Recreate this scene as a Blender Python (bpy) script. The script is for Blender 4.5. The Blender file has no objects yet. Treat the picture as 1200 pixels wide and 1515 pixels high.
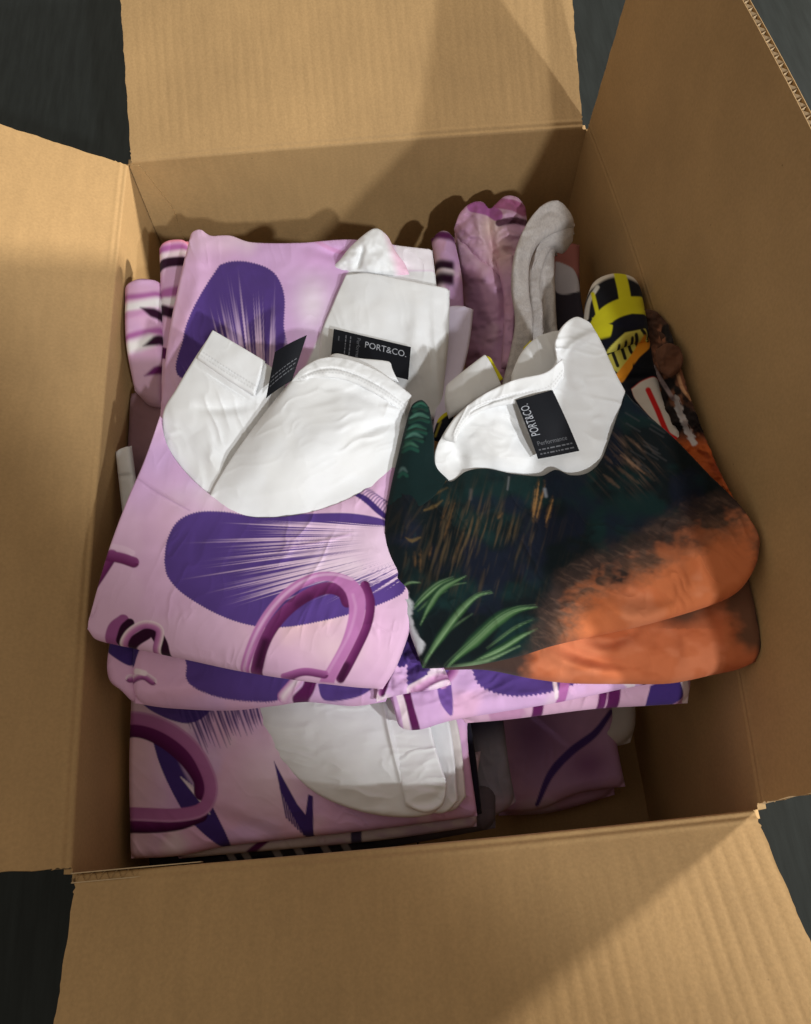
import bpy, math, random
import numpy as np
from mathutils import Matrix, Vector
random.seed(4)
scene = bpy.context.scene
COL = scene.collection

# ------------------------------------------------------------------ camera
RIM = 0.28                       # height of the carton's rim above the table
RM = np.array([[0.9961732500218919, -0.08578528279056337, -0.016725465535050776],
               [-0.08490701735512342, -0.9044825773752152, -0.4179737618900797],
               [0.020728105187833024, 0.4177943901983741, -0.9083051211867581]])
CAM = np.array([-0.000967, -0.350977, 0.584619 + RIM])
cam = bpy.data.cameras.new('camera')
cam.sensor_fit = 'HORIZONTAL'; cam.sensor_width = 36.0; cam.lens = 36.0
cam.clip_start = 0.02; cam.clip_end = 60
co = bpy.data.objects.new('camera', cam); COL.objects.link(co)
mw = Matrix.Identity(4)
for i in range(3):
    mw[i][0] = RM[0][i]; mw[i][1] = -RM[1][i]; mw[i][2] = -RM[2][i]; mw[i][3] = CAM[i]
co.matrix_world = mw
scene.camera = co

# ------------------------------------------------------------------ light
world = bpy.data.worlds.new('World'); scene.world = world; world.use_nodes = True
bg = world.node_tree.nodes['Background']
bg.inputs[0].default_value = (1.0, 0.89, 0.76, 1); bg.inputs[1].default_value = 0.395

def lamp(name, direction, dist, watts, size, colour):
    """a round ceiling lamp, aimed at the carton"""
    li = bpy.data.lights.new(name, 'AREA'); li.shape = 'DISK'; li.size = size
    li.energy = watts; li.color = colour
    o = bpy.data.objects.new(name, li); COL.objects.link(o)
    d = Vector(direction).normalized()
    o.location = Vector((0, 0, RIM)) + d * dist
    o.rotation_euler = d.to_track_quat('Z', 'Y').to_euler()
    return o
# two ceiling spotlights in front of the carton: beams are cut off at the front left to imitate an unseen person's shadow
def spotlight(direction, dist, watts, aim, radius, soft, blend):
    d1 = Vector(direction).normalized(); p1 = Vector((0, 0, RIM)) + d1 * dist
    sl = bpy.data.lights.new('ceiling_spotlight', 'SPOT'); sl.energy = watts; sl.color = (0.965, 0.985, 1.0)
    sl.shadow_soft_size = soft; sl.spot_size = 2 * math.radians(radius); sl.spot_blend = blend
    so = bpy.data.objects.new('ceiling_spotlight', sl); COL.objects.link(so); so.location = p1
    so.rotation_euler = (p1 - Vector(aim)).to_track_quat('Z', 'Y').to_euler()
spotlight((1.17, -1.20, 1.20), 3.2, 212, (0.590, 0.345, 0.178), 16.6, 0.05, 0.12)
spotlight((0.50, -1.30, 1.10), 3.2, 178, (0.505, 0.377, 0.627), 16.6, 0.05, 0.12)
lamp('side_lamp', (2.75, 0.97, 0.66), 3.0, 118, 0.2, (1.0, 0.935, 0.84))
vs = scene.view_settings
vs.view_transform = 'Standard'; vs.look = 'None'; vs.exposure = 0.0; vs.gamma = 1.0
vs.use_curve_mapping = False
scene.cycles.max_bounces = 6; scene.cycles.diffuse_bounces = 4; scene.cycles.glossy_bounces = 2

# ------------------------------------------------------------------ helpers
def lin(c):
    c = np.array(c, float) / 255.0
    return np.where(c <= 0.04045, c / 12.92, ((c + 0.055) / 1.055) ** 2.4)
def S(r, g, b, k=0.92):
    return lin((r, g, b)) * k

def unproject(px, py, h):
    """the point at height h above the rim that the photo shows at px, py"""
    px = np.asarray(px, float); py = np.asarray(py, float); h = np.asarray(h, float)
    a = (px - 600) / 1200.0; b = (py - 757.5) / 1200.0
    d = a[..., None] * RM[0] + b[..., None] * RM[1] + RM[2]
    t = (h + RIM - CAM[2]) / d[..., 2]
    return CAM + t[..., None] * d

def hash2(xi, yi, seed):
    with np.errstate(over='ignore'):
        h = (xi.astype(np.int64) * 374761393 + yi.astype(np.int64) * 668265263 + seed * 974634777) & 0xFFFFFFFF
        h = ((h ^ (h >> 13)) * 1274126177) & 0xFFFFFFFF
        h = (h ^ (h >> 16)) & 0xFFFFFF
    return h / float(0xFFFFFF)
def vnoise(x, y, seed=0):
    x = np.asarray(x, float); y = np.asarray(y, float) + 0 * x
    xi = np.floor(x); yi = np.floor(y); fx = x - xi; fy = y - yi
    fx = fx * fx * fx * (fx * (fx * 6 - 15) + 10); fy = fy * fy * fy * (fy * (fy * 6 - 15) + 10)
    a = hash2(xi, yi, seed); b = hash2(xi + 1, yi, seed); c = hash2(xi, yi + 1, seed); d = hash2(xi + 1, yi + 1, seed)
    return (a * (1 - fx) + b * fx) * (1 - fy) + (c * (1 - fx) + d * fx) * fy
def fbm(x, y, seed=0, o=4):
    v = 0; a = 0.5; n = 0
    for k in range(o):
        v = v + a * vnoise(x, y, seed + 17 * k); n += a; x = x * 2.03 + 3.1; y = y * 2.03 + 1.7; a *= 0.5
    return v / n
def sstep(a, b, x):
    t = np.clip((x - a) / (b - a), 0, 1); return t * t * (3 - 2 * t)

def spline(pts, n=160):
    """smooth curve through the points, evenly spaced by length"""
    P = np.array(pts, float)
    if len(P) == 2:
        t = np.linspace(0, 1, n)[:, None]; return P[0] * (1 - t) + P[1] * t
    Q = np.vstack([2 * P[0] - P[1], P, 2 * P[-1] - P[-2]])
    out = []
    for i in range(1, len(Q) - 2):
        p0, p1, p2, p3 = Q[i - 1:i + 3]
        m1 = (p2 - p0) * 0.5; m2 = (p3 - p1) * 0.5
        L = np.linalg.norm((p2 - p1)[:2])
        for m in (m1, m2):
            q = np.linalg.norm(m[:2])
            if q > 1.2 * L: m *= 1.2 * L / q
        t = np.linspace(0, 1, 24, endpoint=False)[:, None]
        out.append((2*t**3-3*t**2+1)*p1 + (t**3-2*t**2+t)*m1 + (-2*t**3+3*t**2)*p2 + (t**3-t**2)*m2)
    out.append(P[-1:]); C = np.vstack(out)
    s = np.r_[0, np.cumsum(np.linalg.norm(np.diff(C[:, :2], axis=0), axis=1))]
    if s[-1] == 0: return np.repeat(P[:1], n, 0)
    q = np.linspace(0, s[-1], n)
    return np.stack([np.interp(q, s, C[:, k]) for k in range(C.shape[1])], 1)
def length(C):
    return np.linalg.norm(np.diff(C[:, :2], axis=0), axis=1).sum()

def polydist(X, Y, C):
    """distance to a polyline, position along it 0..1, signed side"""
    best = np.full(X.shape, 1e9); sp = np.zeros(X.shape); sd = np.zeros(X.shape)
    n = len(C) - 1
    for i in range(n):
        ax, ay = C[i][:2]; bx, by = C[i + 1][:2]; dx = bx - ax; dy = by - ay
        L = dx * dx + dy * dy + 1e-12
        t = np.clip(((X - ax) * dx + (Y - ay) * dy) / L, 0, 1)
        ex = X - ax - t * dx; ey = Y - ay - t * dy; d = ex * ex + ey * ey
        m = d < best
        best = np.where(m, d, best); sp = np.where(m, (i + t) / n, sp)
        sd = np.where(m, np.sign(dx * ey - dy * ex), sd)
    return np.sqrt(best), sp, sd
def inside(X, Y, C):
    r = np.zeros(X.shape, bool); n = len(C)
    for i in range(n):
        x1, y1 = C[i][:2]; x2, y2 = C[(i + 1) % n][:2]
        if y1 == y2: continue
        r ^= ((y1 > Y) != (y2 > Y)) & (X < (x2 - x1) * (Y - y1) / (y2 - y1) + x1)
    return r

class Paint:
    """the print on a piece of cloth, worked out point by point in the cloth's own flat coordinates"""
    def __init__(s, X, Y, base):
        s.X = X; s.Y = Y; s.c = np.tile(np.array(base, float), (X.size, 1))
    def mix(s, rgb, m, idx=None):
        m = np.clip(m + np.zeros(s.X.size if idx is None else len(idx)), 0, 1)[:, None]; rgb = np.array(rgb, float)
        if idx is None: s.c += m * (rgb - s.c)
        else: s.c[idx] += m * (rgb - s.c[idx])
    def near(s, C, w):
        lo = C[:, :2].min(0) - w; hi = C[:, :2].max(0) + w
        return np.nonzero((s.X > lo[0]) & (s.X < hi[0]) & (s.Y > lo[1]) & (s.Y < hi[1]))[0]
    def blob(s, x, y, rx, ry, rgb, k=1.0, rot=0.0):
        c, n = math.cos(rot), math.sin(rot); dx = s.X - x; dy = s.Y - y
        q = ((dx * c + dy * n) / rx) ** 2 + ((-dx * n + dy * c) / ry) ** 2
        s.mix(rgb, k * np.exp(-q))
    def stroke(s, pts, w, rgb, k=1.0, soft=1.2, taper=(1, 1), profile=None, n=40, rough=0.0):
        C = spline(pts, n); idx = s.near(C, w + 4)
        if idx.size == 0: return
        d, sp, sd = polydist(s.X[idx], s.Y[idx], C)
        ww = w * (taper[0] + (1 - taper[0]) * np.minimum(1, sp * 3)) * (taper[1] + (1 - taper[1]) * np.minimum(1, (1 - sp) * 3))
        if rough: d = d + rough * (fbm(s.X[idx] / 5, s.Y[idx] / 5, 3, 3) - 0.5) * 2
        m = k * (1 - sstep(ww - soft, ww + soft, d))
        if profile is None: s.mix(rgb, m, idx)
        else:
            q = np.clip(sd * d / np.maximum(ww, 0.5), -1, 1)
            xs = [p[0] for p in profile]
            s.mix(np.stack([np.interp(q, xs, [p[1][j] for p in profile]) for j in range(3)], 1), m, idx)
    def poly(s, pts, rgb, soft=1.0, k=1.0, zig=0.0, period=7.0, smooth=True, rough=0.0):
        C = spline(list(pts) + [pts[0]], 120)[:-1] if smooth else np.array(pts, float)
        idx = s.near(C, 6 + 2 * rough)
        if idx.size == 0: return idx, None
        X = s.X[idx]; Y = s.Y[idx]
        d, sp, sd = polydist(X, Y, np.vstack([C, C[:1]]))
        d = np.where(inside(X, Y, C), -d, d)
        if zig:
            L = length(np.vstack([C, C[:1]])); d = d + zig * (2 * np.abs((sp * L / period) % 1 - 0.5) - 0.5) * 2
        if rough: d = d + rough * (fbm(X / (rough * 2.2), Y / (rough * 2.2), 11, 4) - 0.5) * 2
        m = k * (1 - sstep(-soft, soft, d)); s.mix(rgb, m, idx)
        return idx, m

# ------------------------------------------------------------------ materials
def new_mat(name):
    m = bpy.data.materials.new(name); m.use_nodes = True
    nt = m.node_tree; return m, nt, nt.nodes, nt.links, nt.nodes['Principled BSDF']

def cloth_material(name, rough=0.93, sheen=0.06):
    m, nt, N, L, b = new_mat(name)
    at = N.new('ShaderNodeAttribute'); at.attribute_name = 'print'
    tc = N.new('ShaderNodeTexCoord')
    nz = N.new('ShaderNodeTexNoise'); nz.inputs['Scale'].default_value = 60; nz.inputs['Detail'].default_value = 3
    L.new(tc.outputs['Object'], nz.inputs['Vector'])
    mr = N.new('ShaderNodeMapRange'); mr.inputs[3].default_value = 0.95; mr.inputs[4].default_value = 1.05
    L.new(nz.outputs['Fac'], mr.inputs[0])
    mx = N.new('ShaderNodeMix'); mx.data_type = 'RGBA'; mx.blend_type = 'MULTIPLY'; mx.inputs[0].default_value = 1
    L.new(at.outputs['Color'], mx.inputs[6]); L.new(mr.outputs[0], mx.inputs[7])
    L.new(mx.outputs[2], b.inputs['Base Color'])
    w = N.new('ShaderNodeTexNoise'); w.inputs['Scale'].default_value = 1500; w.inputs['Detail'].default_value = 1
    L.new(tc.outputs['Object'], w.inputs['Vector'])
    w2 = N.new('ShaderNodeTexNoise'); w2.inputs['Scale'].default_value = 40; w2.inputs['Detail'].default_value = 2
    L.new(tc.outputs['Object'], w2.inputs['Vector'])
    b1 = N.new('ShaderNodeBump'); b1.inputs['Strength'].default_value = 0.25; b1.inputs['Distance'].default_value = 0.0002
    b2 = N.new('ShaderNodeBump'); b2.inputs['Strength'].default_value = 0.12; b2.inputs['Distance'].default_value = 0.0012
    L.new(w.outputs['Fac'], b1.inputs['Height']); L.new(w2.outputs['Fac'], b2.inputs['Height'])
    L.new(b2.outputs[0], b1.inputs['Normal']); L.new(b1.outputs[0], b.inputs['Normal'])
    b.inputs['Roughness'].default_value = rough
    b.inputs['Specular IOR Level'].default_value = 0.08
    b.inputs['Sheen Weight'].default_value = sheen; b.inputs['Sheen Roughness'].default_value = 0.5
    return m
CLOTH = cloth_material('printed_polyester')

def cardboard_material(name, base, fibre=1.0):
    m, nt, N, L, b = new_mat(name)
    tc = N.new('ShaderNodeTexCoord')
    a = N.new('ShaderNodeTexNoise'); a.inputs['Scale'].default_value = 9; a.inputs['Detail'].default_value = 5
    mp = N.new('ShaderNodeMapping'); mp.inputs['Scale'].default_value = (1, 1, 1)
    L.new(tc.outputs['Object'], mp.inputs[0]); L.new(mp.outputs[0], a.inputs['Vector'])
    c = N.new('ShaderNodeTexNoise'); c.inputs['Scale'].default_value = 420; c.inputs['Detail'].default_value = 3
    L.new(tc.outputs['Object'], c.inputs['Vector'])
    sp = N.new('ShaderNodeTexVoronoi'); sp.inputs['Scale'].default_value = 34
    L.new(tc.outputs['Object'], sp.inputs['Vector'])
    r1 = N.new('ShaderNodeMapRange'); r1.inputs[1].default_value = 0.3; r1.inputs[2].default_value = 0.7
    r1.inputs[3].default_value = 0.90; r1.inputs[4].default_value = 1.07; L.new(a.outputs['Fac'], r1.inputs[0])
    r2 = N.new('ShaderNodeMapRange'); r2.inputs[1].default_value = 0.3; r2.inputs[2].default_value = 0.7
    r2.inputs[3].default_value = 0.93; r2.inputs[4].default_value = 1.06; L.new(c.outputs['Fac'], r2.inputs[0])
    r3 = N.new('ShaderNodeMapRange'); r3.inputs[1].default_value = 0.012; r3.inputs[2].default_value = 0.03
    r3.inputs[3].default_value = 0.55; r3.inputs[4].default_value = 1.0; L.new(sp.outputs['Distance'], r3.inputs[0])
    m1 = N.new('ShaderNodeMath'); m1.operation = 'MULTIPLY'; L.new(r1.outputs[0], m1.inputs[0]); L.new(r2.outputs[0], m1.inputs[1])
    fs = N.new('ShaderNodeTexNoise'); fs.inputs['Scale'].default_value = 1.0; fs.inputs['Detail'].default_value = 4
    fm = N.new('ShaderNodeMapping'); fm.inputs['Scale'].default_value = (150, 22, 22); L.new(tc.outputs['Object'], fm.inputs[0]); L.new(fm.outputs[0], fs.inputs['Vector'])
    r4 = N.new('ShaderNodeMapRange'); r4.inputs[1].default_value = 0.3; r4.inputs[2].default_value = 0.7; r4.inputs[3].default_value = 0.955; r4.inputs[4].default_value = 1.04; L.new(fs.outputs['Fac'], r4.inputs[0])
    m0 = N.new('ShaderNodeMath'); m0.operation = 'MULTIPLY'; L.new(m1.outputs[0], m0.inputs[0]); L.new(r4.outputs[0], m0.inputs[1])
    m2 = N.new('ShaderNodeMath'); m2.operation = 'MULTIPLY'; L.new(m0.outputs[0], m2.inputs[0]); L.new(r3.outputs[0], m2.inputs[1])
    mx = N.new('ShaderNodeMix'); mx.data_type = 'RGBA'; mx.blend_type = 'MULTIPLY'; mx.inputs[0].default_value = 1
    mx.inputs[6].default_value = (*base, 1); L.new(m2.outputs[0], mx.inputs[7])
    L.new(mx.outputs[2], b.inputs['Base Color'])
    bp = N.new('ShaderNodeBump'); bp.inputs['Strength'].default_value = 0.3; bp.inputs['Distance'].default_value = 0.0004
    L.new(c.outputs['Fac'], bp.inputs['Height']); L.new(bp.outputs[0], b.inputs['Normal'])
    b.inputs['Roughness'].default_value = 0.72; b.inputs['Specular IOR Level'].default_value = 0.3
    return m
KRAFT = cardboard_material('kraft_cardboard', (0.42, 0.266, 0.118))
KRAFT_RAW = cardboard_material('raw_cut_cardboard', (0.50, 0.37, 0.22))

def plain(name, rgb, rough=0.6):
    m, nt, N, L, b = new_mat(name)
    tc = N.new('ShaderNodeTexCoord'); nz = N.new('ShaderNodeTexNoise'); nz.inputs['Scale'].default_value = 900
    L.new(tc.outputs['Object'], nz.inputs['Vector'])
    mr = N.new('ShaderNodeMapRange'); mr.inputs[3].default_value = 0.8; mr.inputs[4].default_value = 1.2
    L.new(nz.outputs['Fac'], mr.inputs[0])
    mx = N.new('ShaderNodeMix'); mx.data_type = 'RGBA'; mx.blend_type = 'MULTIPLY'; mx.inputs[0].default_value = 1
    mx.inputs[6].default_value = (*rgb, 1); L.new(mr.outputs[0], mx.inputs[7]); L.new(mx.outputs[2], b.inputs['Base Color'])
    b.inputs['Roughness'].default_value = rough
    return m
TAG_BLACK = plain('black_satin_label', (0.007, 0.008, 0.011), 0.62); TAG_BLACK.node_tree.nodes['Principled BSDF'].inputs['Specular IOR Level'].default_value = 0.12
TAG_INK = plain('grey_label_ink', (0.34, 0.36, 0.40), 0.6)
TAG_FAINT = plain('faint_label_ink', (0.09, 0.095, 0.11), 0.6)

# ------------------------------------------------------------------ object helpers
def empty(name, loc, label, cat, group=None):
    o = bpy.data.objects.new(name, None); COL.objects.link(o); o.location = loc
    o.empty_display_size = 0.03; o['label'] = label; o['category'] = cat
    if group: o['group'] = group
    return o
def mesh_obj(name, V, F, mat, parent=None, colours=None, smooth=True):
    V = np.asarray(V, float)
    me = bpy.data.meshes.new(name)
    if parent is not None:
        q = parent; off = np.zeros(3)
        while q is not None: off += np.array(q.location); q = q.parent
        V = V - off
    if isinstance(F, np.ndarray) and F.ndim == 2 and F.shape[1] == 4:
        nf = len(F); me.vertices.add(len(V)); me.vertices.foreach_set('co', V.astype(np.float32).ravel())
        me.loops.add(nf * 4); me.loops.foreach_set('vertex_index', F.astype(np.int32).ravel())
        me.polygons.add(nf); me.polygons.foreach_set('loop_start', np.arange(0, nf * 4, 4, dtype=np.int32))
        me.update(calc_edges=True)
    else:
        me.from_pydata([tuple(v) for v in V], [], [tuple(f) for f in F])
    if smooth: me.polygons.foreach_set('use_smooth', np.ones(len(me.polygons), bool))
    me.materials.append(mat)
    if colours is not None:
        at = me.color_attributes.new('print', 'FLOAT_COLOR', 'POINT')
        c = np.ones((len(V), 4), np.float32); c[:, :3] = np.clip(colours, 0, 1)
        at.data.foreach_set('color', c.ravel())
    me.update()
    o = bpy.data.objects.new(name, me); COL.objects.link(o)
    if parent is not None: o.parent = parent
    return o
def grid_faces(nu, nv, flip=False):
    i = np.arange(nv - 1)[:, None] * nu + np.arange(nu - 1)[None]
    f = np.stack([i, i + nu, i + nu + 1, i + 1], -1).reshape(-1, 4)
    return f[:, ::-1].copy() if flip else f

def coons(t, r, b, l, nu, nv):
    t, r, b, l = [np.array(x, float) for x in (t, r, b, l)]
    for (A, i), (B, j) in (((t, 0), (l, 0)), ((t, -1), (r, 0)), ((b, 0), (l, -1)), ((b, -1), (r, -1))):
        m = (A[i] + B[j]) / 2; A[i] = m; B[j] = m
    T = spline(t, nu); B = spline(b, nu); Lf = spline(l, nv); R = spline(r, nv)
    u = np.linspace(0, 1, nu)[None, :, None]; v = np.linspace(0, 1, nv)[:, None, None]
    return ((1 - v) * T[None] + v * B[None] + (1 - u) * Lf[:, None] + u * R[:, None]
            - ((1 - u) * (1 - v) * T[0] + u * (1 - v) * T[-1] + (1 - u) * v * B[0] + u * v * B[-1]))

def sheet(name, parent, t, r, b, l, paint, step=1.6, roll=0.006, dome=0.0, wrinkle=(0.0012, 55), creases=(),
          seed=1, mat=None, skirt=1.0, fine=0.0011):
    """a folded layer of cloth: four edge curves (photo x, y, height over the rim), rounded folds round the rim"""
    rolls = dict(t=roll, r=roll, b=roll, l=roll) if not isinstance(roll, dict) else {**dict(t=.002, r=.002, b=.002, l=.002), **roll}
    nu = int(max(length(spline(t)), length(spline(b))) / step) + 3
    nv = int(max(length(spline(l)), length(spline(r))) / step) + 3
    G = coons(t, r, b, l, nu, nv)
    PX, PY, H = G[..., 0], G[..., 1], G[..., 2]
    u = np.linspace(0, 1, nu)[None]; v = np.linspace(0, 1, nv)[:, None]
    H = H + dome * (16 * u * (1 - u) * v * (1 - v)) ** 0.6
    if wrinkle[0]:
        H = H + wrinkle[0] * 2 * (fbm(PX / wrinkle[1], PY / wrinkle[1] * 1.2, seed, 3) - 0.5)
    if fine:
        rg = np.random.RandomState(seed); an = rg.uniform(0, np.pi); ca, sa = math.cos(an), math.sin(an)
        A_ = (PX * ca + PY * sa); B_ = (-PX * sa + PY * ca)
        ww = fbm(A_ / 60, B_ / 60, seed + 50, 2) * 1.6
        r1 = 1 - np.abs(2 * fbm(A_ / 70 + ww, B_ / 20 + ww, seed + 51, 2) - 1)
        mask = sstep(.42, .7, fbm(PX / 90, PY / 90, seed + 60, 2))
        H = H + fine * (r1 ** 3) * (0.25 + mask)
    for cr in creases:
        C = spline(cr[0], 30); d, sp, sd = polydist(PX, PY, C)
        tp = np.clip(np.sin(np.pi * np.clip(sp, 0.0, 1.0)), 0, 1) ** 0.9
        kind_ = cr[3] if len(cr) > 3 else 'ridge'
        if kind_ == 'step':
            H = H + cr[1] / (1 + np.exp(-sd * d / cr[2])) * np.exp(-(d / (cr[2] * 14)) ** 2)
        else:
            H = H + cr[1] * np.exp(-(d / cr[2]) ** 2) * tp
    W = unproject(PX, PY, H)
    ru = np.r_['1', np.zeros((nv, 1)), np.cumsum(np.linalg.norm(np.diff(W, axis=1), axis=2), 1)]
    cv = np.r_['0', np.zeros((1, nu)), np.cumsum(np.linalg.norm(np.diff(W, axis=0), axis=2), 0)]
    ds = dict(l=ru, r=ru[:, -1:] - ru, t=cv, b=cv[-1:] - cv)
    q2 = 0; num = 0; den = 1e-9
    for k in 'lrtb':
        a = np.clip(1 - ds[k] / rolls[k], 0, 1); q2 = q2 + a * a; num = num + rolls[k] * a; den = den + a
    W[..., 2] -= num / den * (1 - np.sqrt(1 - np.clip(q2, 0, 1)))
    # border loop and the underside of the fold
    idx = np.arange(nu * nv).reshape(nv, nu)
    loop = np.r_[idx[0, :-1], idx[:-1, -1], idx[-1, :0:-1], idx[:0:-1, 0]]
    rr = np.r_[np.full(nu - 1, rolls['t']), np.full(nv - 1, rolls['r']), np.full(nu - 1, rolls['b']), np.full(nv - 1, rolls['l'])]
    n = len(loop); k = np.ones(9) / 9
    rr = np.convolve(np.r_[rr[-4:], rr, rr[:4]], k, 'valid')
    V = W.reshape(-1, 3); PL = np.stack([PX.ravel(), PY.ravel()], 1)
    E = V[loop]; T = np.roll(E, -3, 0) - np.roll(E, 3, 0)
    nrm = np.stack([T[:, 1], -T[:, 0]], 1); nrm /= np.linalg.norm(nrm, axis=1)[:, None] + 1e-12
    area = (E[:, 0] * np.roll(E[:, 1], -1) - np.roll(E[:, 0], -1) * E[:, 1]).sum()
    if area < 0: nrm = -nrm          # nrm now points outwards
    K = 5; VV = [V]; PP = [PL]; FF = [grid_faces(nu, nv)]
    prev = loop; base = len(V)
    for j in range(1, K + 1):
        ph = math.pi / 2 * j / K
        q = E.copy(); q[:, :2] -= nrm * (rr * (1 - math.cos(ph)) * 1.0)[:, None]; q[:, 2] -= rr * math.sin(ph) * skirt
        VV.append(q); PP.append(PL[loop] + np.stack([nrm[:, 0], -nrm[:, 1]], 1) * (rr * ph * 2000)[:, None])
        cur = base + np.arange(n)
        FF.append(np.stack([prev, np.roll(prev, -1), np.roll(cur, -1), cur], 1)); prev = cur; base += n
    V = np.vstack(VV); PL = np.vstack(PP); F = np.vstack(FF)
    p = paint(PL[:, 0], PL[:, 1])
    o = mesh_obj(name, V, F, mat or CLOTH, parent, p.c if isinstance(p, Paint) else p)
    return o

def tube(name, parent, path, paint, ry=1.0, n=40, m=28, flat=0.6, wr=0.1, seed=3, mat=None):
    """a soft rolled strip of cloth along a path of (photo x, y, height, radius in metres)"""
    C = spline(path, n); P = unproject(C[:, 0], C[:, 1], C[:, 2]); R = C[:, 3]
    T = np.gradient(P, axis=0); T /= np.linalg.norm(T, axis=1)[:, None]
    up = np.array([0, 0, 1.0]); A = np.cross(T, up); A /= np.linalg.norm(A, axis=1)[:, None] + 1e-9
    B = np.cross(A, T)
    ph = np.linspace(0, 2 * np.pi, m, endpoint=False)
    i, j = np.meshgrid(np.arange(n), np.arange(m), indexing='ij')
    w = 1 + wr * 2 * (fbm(j / m * 6.0 + 0 * i, i / n * 7.0, seed, 3) - 0.5) * np.sin(np.pi * np.clip(j / m, 0, 1)) ** 0.3
    endr = np.sqrt(np.clip(1 - np.clip(1 - np.minimum(np.arange(n), n - 1 - np.arange(n)) / 3.0, 0, 1) ** 2, 0.02, 1))
    rad = (R * endr)[:, None] * w
    V = P[:, None] + A[:, None] * (rad * np.cos(ph))[..., None] + B[:, None] * (rad * flat * np.sin(ph))[..., None]
    idx = np.arange(n * m).reshape(n, m); nx = np.roll(idx, -1, 1)
    F = np.stack([idx[:-1], idx[1:], nx[1:], nx[:-1]], -1).reshape(-1, 4)
    # flat print coordinates: across, along
    X = (np.repeat(ph[None], n, 0) / (2 * np.pi)).ravel(); Y = np.repeat(np.linspace(0, 1, n)[:, None], m, 1).ravel()
    p = paint(X, Y)
    return mesh_obj(name, V.reshape(-1, 3), F, mat or CLOTH, parent, p.c if isinstance(p, Paint) else p)

# ------------------------------------------------------------------ table top
def table_material():
    m, nt, N, L, b = new_mat('dark_wood_grain_top')
    tc = N.new('ShaderNodeTexCoord'); mp = N.new('ShaderNodeMapping')
    mp.inputs['Scale'].default_value = (16, 1.6, 1); mp.inputs['Rotation'].default_value = (0, 0, 0.25)
    L.new(tc.outputs['Object'], mp.inputs[0])
    a = N.new('ShaderNodeTexNoise'); a.inputs['Scale'].default_value = 6; a.inputs['Detail'].default_value = 8
    a.inputs['Roughness'].default_value = 0.62; L.new(mp.outputs[0], a.inputs['Vector'])
    cr = N.new('ShaderNodeValToRGB'); cr.color_ramp.elements[0].position = 0.3; cr.color_ramp.elements[1].position = 0.75
    cr.color_ramp.elements[0].color = (0.016, 0.019, 0.018, 1); cr.color_ramp.elements[1].color = (0.026, 0.031, 0.030, 1)
    L.new(a.outputs['Fac'], cr.inputs[0]); L.new(cr.outputs[0], b.inputs['Base Color'])
    bp = N.new('ShaderNodeBump'); bp.inputs['Strength'].default_value = 0.2; bp.inputs['Distance'].default_value = 0.001
    L.new(a.outputs['Fac'], bp.inputs['Height']); L.new(bp.outputs[0], b.inputs['Normal'])
    b.inputs['Roughness'].default_value = 0.7; b.inputs['Specular IOR Level'].default_value = 0.15
    return m
g = np.array([[-6, -6, 0], [6, -6, 0], [6, 6, 0], [-6, 6, 0]], float)
o = mesh_obj('ground', g, [(0, 1, 2, 3)], table_material(), smooth=False); o['kind'] = 'structure'

# ------------------------------------------------------------------ cardboard box
W2 = 0.23; D2 = 0.32424; TK = 0.0058; BZ = 0.0045
box = empty('cardboard_box', (0, 0, 0), 'open brown corrugated cardboard box packed with folded shirts, flaps spread out', 'box')
SIDES = {  # along axis, outward axis, half length, distance, bow of the rim, flap angle at both ends
    'right': ((0, 1), (1, 0), D2, W2, 0.017, (81, 86)),
    'left': ((0, -1), (-1, 0), D2, W2, 0.004, (29, 31)),
    'back': ((-1, 0), (0, 1), W2, D2, 0.002, (25, 21)),
    'front': ((1, 0), (0, -1), W2, D2, 0.002, (11, 24)),
}
def plan(side, s, off=0.0, zf=1.0):
    a, o_, hl, d, bow, ang = SIDES[side]
    q = d + bow * (1 - (s / hl) ** 2) * zf + off
    return np.stack([a[0] * s + o_[0] * q, a[1] * s + o_[1] * q], -1)
def panel(name, grid_in, grid_out, parent, mat=None):
    nv, nu = grid_in.shape[:2]
    V = np.vstack([grid_in.reshape(-1, 3), grid_out.reshape(-1, 3)]); n = nu * nv
    F1 = grid_faces(nu, nv); F2 = grid_faces(nu, nv, True) + n
    idx = np.arange(n).reshape(nv, nu); loop = np.r_[idx[0, :-1], idx[:-1, -1], idx[-1, :0:-1], idx[:0:-1, 0]]
    m = len(loop); k0 = 2 * n + np.arange(m); k1 = k0 + m      # rim faces get vertices of their own: a crisp cut edge
    V = np.vstack([V, V[loop], V[loop + n]])
    F3 = np.stack([k0, np.roll(k0, -1), np.roll(k1, -1), k1], 1)[:, ::-1]
    o = mesh_obj(name, V, np.vstack([F1, F2, F3]), mat or KRAFT, parent)
    return o
def washboard(s, t, seed, amp):
    ph = s / 0.0098 + 0.25 * (vnoise(s * 60, t * 9, seed) - 0.5)
    k = 0.35 + 1.0 * vnoise(s * 28, t * 14, seed + 5)
    return amp * k * (np.abs(np.sin(np.pi * ph)) ** 0.7 - 0.6)
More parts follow.
